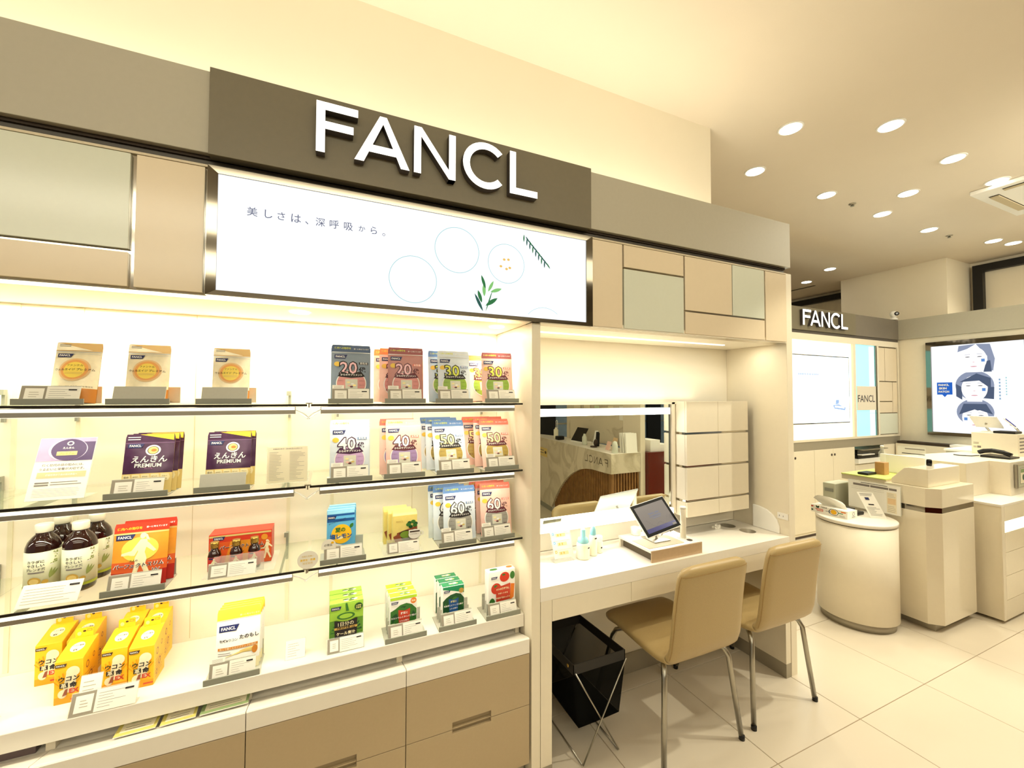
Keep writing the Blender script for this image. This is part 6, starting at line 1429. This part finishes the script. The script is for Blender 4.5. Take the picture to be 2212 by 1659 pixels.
t=thing('framed_certificate','small framed certificate on the front of the high counter','frame',(4.8,1.33,0.9)); MB().box(4.712,4.90,1.318,1.3365,0.855,1.034,'steel').build('frame',t,bevel=0.003); g=G(lambda u,v,l:(4.712+u,1.318-0.0005*l,0.855+v),9); g.rect(0.012,0.176,0.012,0.167,'greenish',1); g.rect(0.04,0.15,0.03,0.15,'tray_dark',2); g.rect(0.045,0.145,0.035,0.145,'paper_warm',3); g.rect(0.05,0.14,0.115,0.142,'leaflet_green',4); g.ell(0.095,0.08,0.018,0.022,'veg_dark',4,16); g.build('print',t,world=True)
t=thing('cash_box_unit','white box unit with paper labels on the high counter','box',(5.25,1.57,1.0505)); MB().box(5.145,5.60,1.432,1.700,1.0506,1.232,'laminate').build('body',t,bevel=0.002); g=G(lambda u,v,l:(5.145-0.0005*l,1.70-u,1.0506+v),9)
g.rect(0.01,0.06,0.01,0.10,'paper_warm',1); g.lines(0.012,0.05,0.08,0.10,2,'ink_soft',2,0.4,0.2); g.rect(0.035,0.058,0.050,0.068,'ink_soft',2); g.rect(0.012,0.032,0.050,0.066,'ink_faint',2); g.build('labels',t,world=True); g=G(lambda u,v,l:(5.145+u,1.432-0.0005*l,1.0506+v),9); g.lines(0.03,0.2,0.02,0.16,5,'ink_soft',1,0.4,0.2); g.build('front_labels',t,world=True)
t=thing('desk_telephone','black desk telephone with handset on the high counter','telephone',(4.95,1.47,1.0505)); MB().xprism([(1.395,1.0508),(1.56,1.0508),(1.56,1.070),(1.395,1.062)],4.86,5.04,'black').build('base',t,bevel=0.004)
MB().tube([(4.89,1.575,1.085),(4.89,1.545,1.100),(4.89,1.50,1.108),(4.89,1.44,1.100),(4.89,1.395,1.080)],0.017,'black',12).build('handset',t); MB().tube([(4.88,1.57,1.06),(4.83,1.60,1.055),(4.80,1.66,1.054),(4.82,1.70,1.054)],0.004,'black',6).build('cord',t)
def tabl(lab,c,w_,h_,yawd,tiltd,m):
    t=thing('point_of_sale_tablet',lab,'tablet',c); R=Matrix.Rotation(math.radians(yawd),4,'Z')@Matrix.Rotation(math.radians(-tiltd),4,'X')
    vs=[];
    P=[(-w_/2,0,0.05),(w_/2,0,0.05),(w_/2,0,0.05+h_),(-w_/2,0,0.05+h_)]; a=[tuple(R@Vector(p)) for p in P]; v,f=slab_pts(a,0.008); MB().add(v,f,'white').build('body',t,world=False,bevel=0.001)
    g=G(lambda u,v_,l:tuple(R@Vector((u,-0.0006*l,0.05+v_))),9); g.rect(-w_/2+0.01,w_/2-0.01,0.01,h_-0.01,m,1); g.build('display',t)
    MB().tube([(0,0.02,0.002),(0,0.05,0.05),tuple(R@Vector((0,0.01,0.05+h_*0.4)))],0.008,'steel',8).box(-0.05,0.05,-0.04,0.06,0.0,0.006,'white').build('stand',t,world=False); return t
em('pos_blue',(44,34,150),0.8)
tabl('silver tablet seen edge on above the white box unit',(5.35,1.63,1.2325),0.20,0.12,70,35,'tray_dark'); tabl('tilted tablet with a blue violet screen at the right edge',(5.50,1.50,1.2325),0.20,0.11,15,40,'pos_blue')
t=thing('receipt_tray','shallow black tray on the white box unit','tray',(5.4,1.52,1.2325)); MB().zprism([(5.16,1.45),(5.30,1.45),(5.30,1.575),(5.16,1.575)],1.2328,1.252,'black').build('tray',t,bevel=0.004)

# ================================================================== MARBLE COUNTER behind the camera side (seen in the mirror)
mm=bpy.data.materials.new('marble'); mm.use_nodes=True; nt=mm.node_tree; p=nt.nodes['Principled BSDF']; p.inputs['Roughness'].default_value=0.3
tcn=nt.nodes.new('ShaderNodeTexCoord'); nz=nt.nodes.new('ShaderNodeTexNoise'); nz.inputs['Scale'].default_value=1.7; nz.inputs['Detail'].default_value=9; nz.inputs['Distortion'].default_value=1.6
rp_=nt.nodes.new('ShaderNodeValToRGB'); e=rp_.color_ramp.elements; e[0].position=0.44; e[0].color=L3((226,216,192))+(1,); e[1].position=0.60; e[1].color=L3((216,206,182))+(1,); q=rp_.color_ramp.elements.new(0.50); q.color=L3((198,187,161))+(1,)
nt.links.new(tcn.outputs['Object'],nz.inputs['Vector']); nt.links.new(nz.outputs['Fac'],rp_.inputs['Fac']); nt.links.new(rp_.outputs['Color'],p.inputs['Base Color']); MATS['marble']=mm
mat('slat_wood',(150,108,60),0.5,noise=0.25,nscale=12); mat('slat_dark',(60,38,22),0.7); mat('oxblood',(96,26,16),0.15)
A=Vector((2.590,0.166,0)); Bd=(Vector((2.747,-1.647,0))-A).normalized(); Nx=Vector((Bd.y,-Bd.x,0)) # pointing towards -x side
if Nx.x>0: Nx=-Nx
mc=thing('marble_counter','marble counter with a wavy arch of wooden slats, seen in the mirror','counter',(2.9,-0.7,0))
def fp(s,z,off): v=A+Bd*s+Nx*off; return (v.x,v.y,z)
curve=[(0.0,0.755),(0.12,0.748),(0.25,0.745),(0.38,0.742),(0.52,0.726),(0.68,0.690),(0.84,0.622),(0.96,0.555),(1.08,0.470),(1.20,0.362),(1.30,0.250),(1.38,0.150),(1.43,0.088)]
top=0.953
mb=MB(); pts=curve
for i in range(len(pts)-1):
    (s0,z0),(s1,z1)=pts[i],pts[i+1]
    a=[fp(s0,z0,0),fp(s1,z1,0),fp(s1,top,0),fp(s0,top,0)]; b=[fp(s0,z0,-0.03),fp(s1,z1,-0.03),fp(s1,top,-0.03),fp(s0,top,-0.03)]
    mb.add(a,[(0,1,2,3)],'marble'); mb.add(a+b,[(0,4,5,1)],'laminate_edge')
a=[fp(1.43,0.07,0),fp(2.7,0.07,0),fp(2.7,top,0),fp(1.43,top,0)]; mb.add(a,[(0,1,2,3)],'marble'); mb.add([fp(1.43,0.07,0),fp(1.43,top,0),fp(1.43,top,-0.03),fp(1.43,0.07,-0.03)],[(0,1,2,3)],'laminate_edge')
mb.add([fp(1.45,0,-0.01),fp(2.7,0,-0.01),fp(2.7,0.07,-0.01),fp(1.45,0.07,-0.01)],[(0,1,2,3)],'tray_dark')
# end face towards the desk
E0,E1=Vector((2.590,0.166,0)),Vector((2.964,0.160,0))
mb.add([(2.590,0.166,0.755),(2.964,0.160,0.755),(2.964,0.160,top),(2.590,0.166,top)],[(0,1,2,3)],'marble')
mb.build('marble_front',mc,weld=False)
tp_=[tuple((A+Nx*0.004)[:2]),(2.964,0.164),(3.10,-1.45),tuple((A+Bd*2.7)[:2])]; MB().zprism(tp_,top,top+0.003,'desk_top').build('top',mc)
bk=MB(); bk.add([fp(0.03,0,-0.05),fp(1.45,0,-0.05),fp(1.45,top-0.02,-0.05),fp(0.03,top-0.02,-0.05)],[(0,1,2,3)],'slat_dark'); bk.add([(2.62,0.115,0),(2.964,0.110,0),(2.964,0.110,top-0.02),(2.62,0.115,top-0.02)],[(0,1,2,3)],'slat_dark'); bk.build('dark_backing',mc,weld=False)
def ztop(s):
    for i in range(len(curve)-1):
        if curve[i][0]<=s<=curve[i+1][0]:
            k=(s-curve[i][0])/(curve[i+1][0]-curve[i][0]); return curve[i][1]*(1-k)+curve[i+1][1]*k
    return 0.088
s=0.05
while s<1.40:
    c0=A+Bd*s+Nx*(-0.035); T=Matrix.Translation((c0.x,c0.y,0.0))@Matrix.Rotation(math.atan2(Bd.y,Bd.x),4,'Z'); MB().obox(T,0.018,0.022,ztop(s)+0.015,'slat_wood').build('slat',mc); s+=0.036
for k in range(9): MB().box(2.655+0.036*k,2.673+0.036*k,0.117,0.139,0.0,0.77,'slat_wood').build('slat',mc)
MB().box(2.606,2.640,0.112,0.150,0.0,0.77,'slat_wood').build('corner_post',mc)
g=G(lambda u,v,l:fp(u,v,0.0004+0.0006*l),9)
for k,ch_ in enumerate('FANCL'):
    polys,wn=LET[ch_]; 
    s0=0.06+(0,0.095,0.205,0.300,0.415)[k]; wd=(0.062,0.090,0.075,0.085,0.060)[k]
    P2=sign_letters(0.10)[ch_]
    for Pq in P2[0]: g.poly([(s0+p[0]*wd/P2[1],0.815+p[1]*0.075) for p in Pq],'bowl',1)
g.rect(1.58,1.86,0.70,0.82,'pale_gold',1); g.ell(1.64,0.76,0.03,0.02,'bowl',2,14); g.lines(1.70,1.84,0.73,0.80,2,'ink_soft',2,0.3,0.1)
g.build('lettering',mc,world=True)
# marble wall panel above the counter and white post, red cabinet
o=MB(); o.add([(3.03,-1.40,top+0.004),(3.09,-0.16,top+0.004),(3.09,-0.16,2.6),(3.03,-1.40,2.6),(3.13,-1.40,top+0.004),(3.19,-0.16,top+0.004),(3.19,-0.16,2.6),(3.13,-1.40,2.6)],[(0,1,2,3),(7,6,5,4),(0,4,5,1),(1,5,6,2),(2,6,7,3),(3,7,4,0)],'marble'); ow=o.build('marble_wall_panel'); tag(ow,'marble wall panel with pinned papers above the marble counter, in the mirror','panel')
for (y0,y1,z0,z1,m) in ((-1.22,-1.06,1.36,1.48,'paper_warm'),(-1.0,-0.86,1.34,1.47,'paper_warm'),(-0.78,-0.68,1.30,1.42,'sky'),(-0.52,-0.42,1.34,1.42,'paper_warm'),(-0.32,-0.20,1.26,1.42,'paper')):
    x=3.03+0.06*(y0+1.40)/1.24-0.006; o=MB().box(x,x+0.002,y0,y1,z0,z1,m).build('pinned_paper'); tag(o,{-1.22:'cream notice farthest left on the mirrored marble panel',-1.0:'cream notice second from left on the mirrored marble panel',-0.78:'pale green notice on the mirrored marble panel',-0.52:'small cream notice in the middle right of the mirrored marble panel',-0.32:'tall white notice at the right end of the mirrored marble panel'}[y0],'notice','notices on the marble panel')
o=MB().box(2.969,3.030,-0.12,0.158,0.0,2.6,'laminate').build('white_post') ; tag(o,'white post between the marble counter and the dark red cabinet, in the mirror','post')
o=MB().box(3.034,3.80,-0.14,0.20,0.0,0.953,'oxblood').build('red_cabinet',bevel=0.002); tag(o,'glossy dark red cabinet right of the marble counter, in the mirror','cabinet')
TZ=top+0.0035
def onc(s,off): v=A+Bd*s-Nx*off; return v
v=onc(1.56,0.12); t=thing('pump_bottle','white straw pump bottle on the marble counter, in the mirror','bottle',(v.x,v.y,TZ)); MB().lathe([(0.030,0.0004),(0.032,0.004),(0.032,0.12),(0.015,0.135),(0.014,0.15)],'cap_white',n=20).build('body',t,world=False); MB().tube([(0,0,0.15),(0,0,0.24),(0.0,0.02,0.25),(0.0,0.04,0.24),(0,0.045,0.14)],0.004,'white',8).build('spout',t,world=False)
v=onc(1.40,0.10); t=thing('black_tape_box','small black box on the marble counter, in the mirror','box',(v.x,v.y,TZ)); MB().box(-0.05,0.05,-0.04,0.04,0.0004,0.05,'black').build('body',t,world=False,bevel=0.01)
v=onc(1.05,0.16); t=thing('counter_tablet','tilted black tablet with white base on the marble counter, in the mirror','tablet',(v.x,v.y,TZ)); t.rotation_euler=(0,0,-PI/2)
a=[(-0.12,0,0.02),(0.12,0,0.02),(0.12,0.10,0.18),(-0.12,0.10,0.18)]; vv,ff_=slab_pts(a,0.006); MB().add(vv,ff_,'black_gloss').box(-0.13,0.13,0.0,0.14,0.0004,0.018,'white').tube([(0,0.12,0.02),(0,0.07,0.11)],0.008,'white',8).build('body',t,world=False)
v=onc(0.80,0.14); t=thing('gel_bottle','clear tapered bottle by the counter tablet, in the mirror','bottle',(v.x,v.y,TZ)); MB().lathe([(0.028,0.0004),(0.030,0.004),(0.028,0.09),(0.014,0.115),(0.012,0.13)],'frosted_glass',n=20).build('body',t,world=False)
v=onc(0.66,0.20); t=thing('standing_phone','white phone leaning in a dark holder on the marble counter, in the mirror','phone',(v.x,v.y,TZ)); MB().xprism([(-0.03,0.0),(0.03,0.0),(0.05,0.17),(0.03,0.18)],-0.02,0.02,'white').xprism([(0.03,0.0),(0.06,0.0),(0.07,0.15),(0.052,0.17)],-0.02,0.02,'black').build('body',t,world=False,bevel=0.004)
v=onc(0.55,0.12); t=thing('makeup_compact','open dark round compact on the marble counter, in the mirror','compact',(v.x,v.y,TZ)); MB().lathe([(0.038,0.0004),(0.040,0.004),(0.040,0.014),(0.036,0.016)],'bowl',n=24).build('base',t,world=False); o=MB().lathe([(0.036,0),(0.040,0.004),(0.034,0.010),(0.022,0.0102)],'bowl',n=24).build('lid',t,world=False); o.rotation_euler=(0,-PI/2+0.2,0); o.location=(0.03,0,0.052)
v=onc(0.30,0.14); t=thing('sample_cards','pair of leaning pink and tan sample cards on the marble counter, in the mirror','card stand',(v.x,v.y,TZ)); t.rotation_euler=(0,0,-PI/2+0.2); 
for dx,dy,m,z in ((0,0,'pink_pale',0.09),(-0.02,0.06,'peach',0.13)):
    a=[(-0.05+dx,dy,0.001),(0.05+dx,dy,0.001),(0.05+dx,dy+0.03,z),(-0.05+dx,dy+0.03,z)]; vv,ff_=slab_pts(a,0.002); MB().add(vv,ff_,m).build('card',t,world=False)
v=onc(0.07,0.22); t=thing('paper_file','row of white files and a clear bottle at the counter end, in the mirror','files',(v.x,v.y,TZ))
for k in range(3): MB().obox(Matrix.Translation((0.02,-0.02+0.04*k,0.0005))@Matrix.Rotation(0.08,4,'X'),0.14,0.022,0.20,'paper').build('file',t,world=False)
t=thing('clear_bottle','clear rounded bottle at the counter end, in the mirror','bottle',(v.x-0.14,v.y+0.0,TZ)); MB().lathe([(0.030,0.0004),(0.032,0.004),(0.030,0.08),(0.020,0.115),(0.004,0.122)],'frosted_glass',n=20).build('body',t,world=False)
t=thing('stepped_display','small white stepped display on the red cabinet, in the mirror','display',(3.28,0.06,0.9535)); MB().box(-0.18,-0.05,-0.1,0.1,0.0004,0.12,'white').box(-0.05,0.08,-0.1,0.1,0.0004,0.07,'white').build('steps',t,world=False)

# drop labels of empty strings
for o in bpy.data.objects:
    if 'label' in o.keys() and o['label'] == '': o['label'] = 'unlabelled'
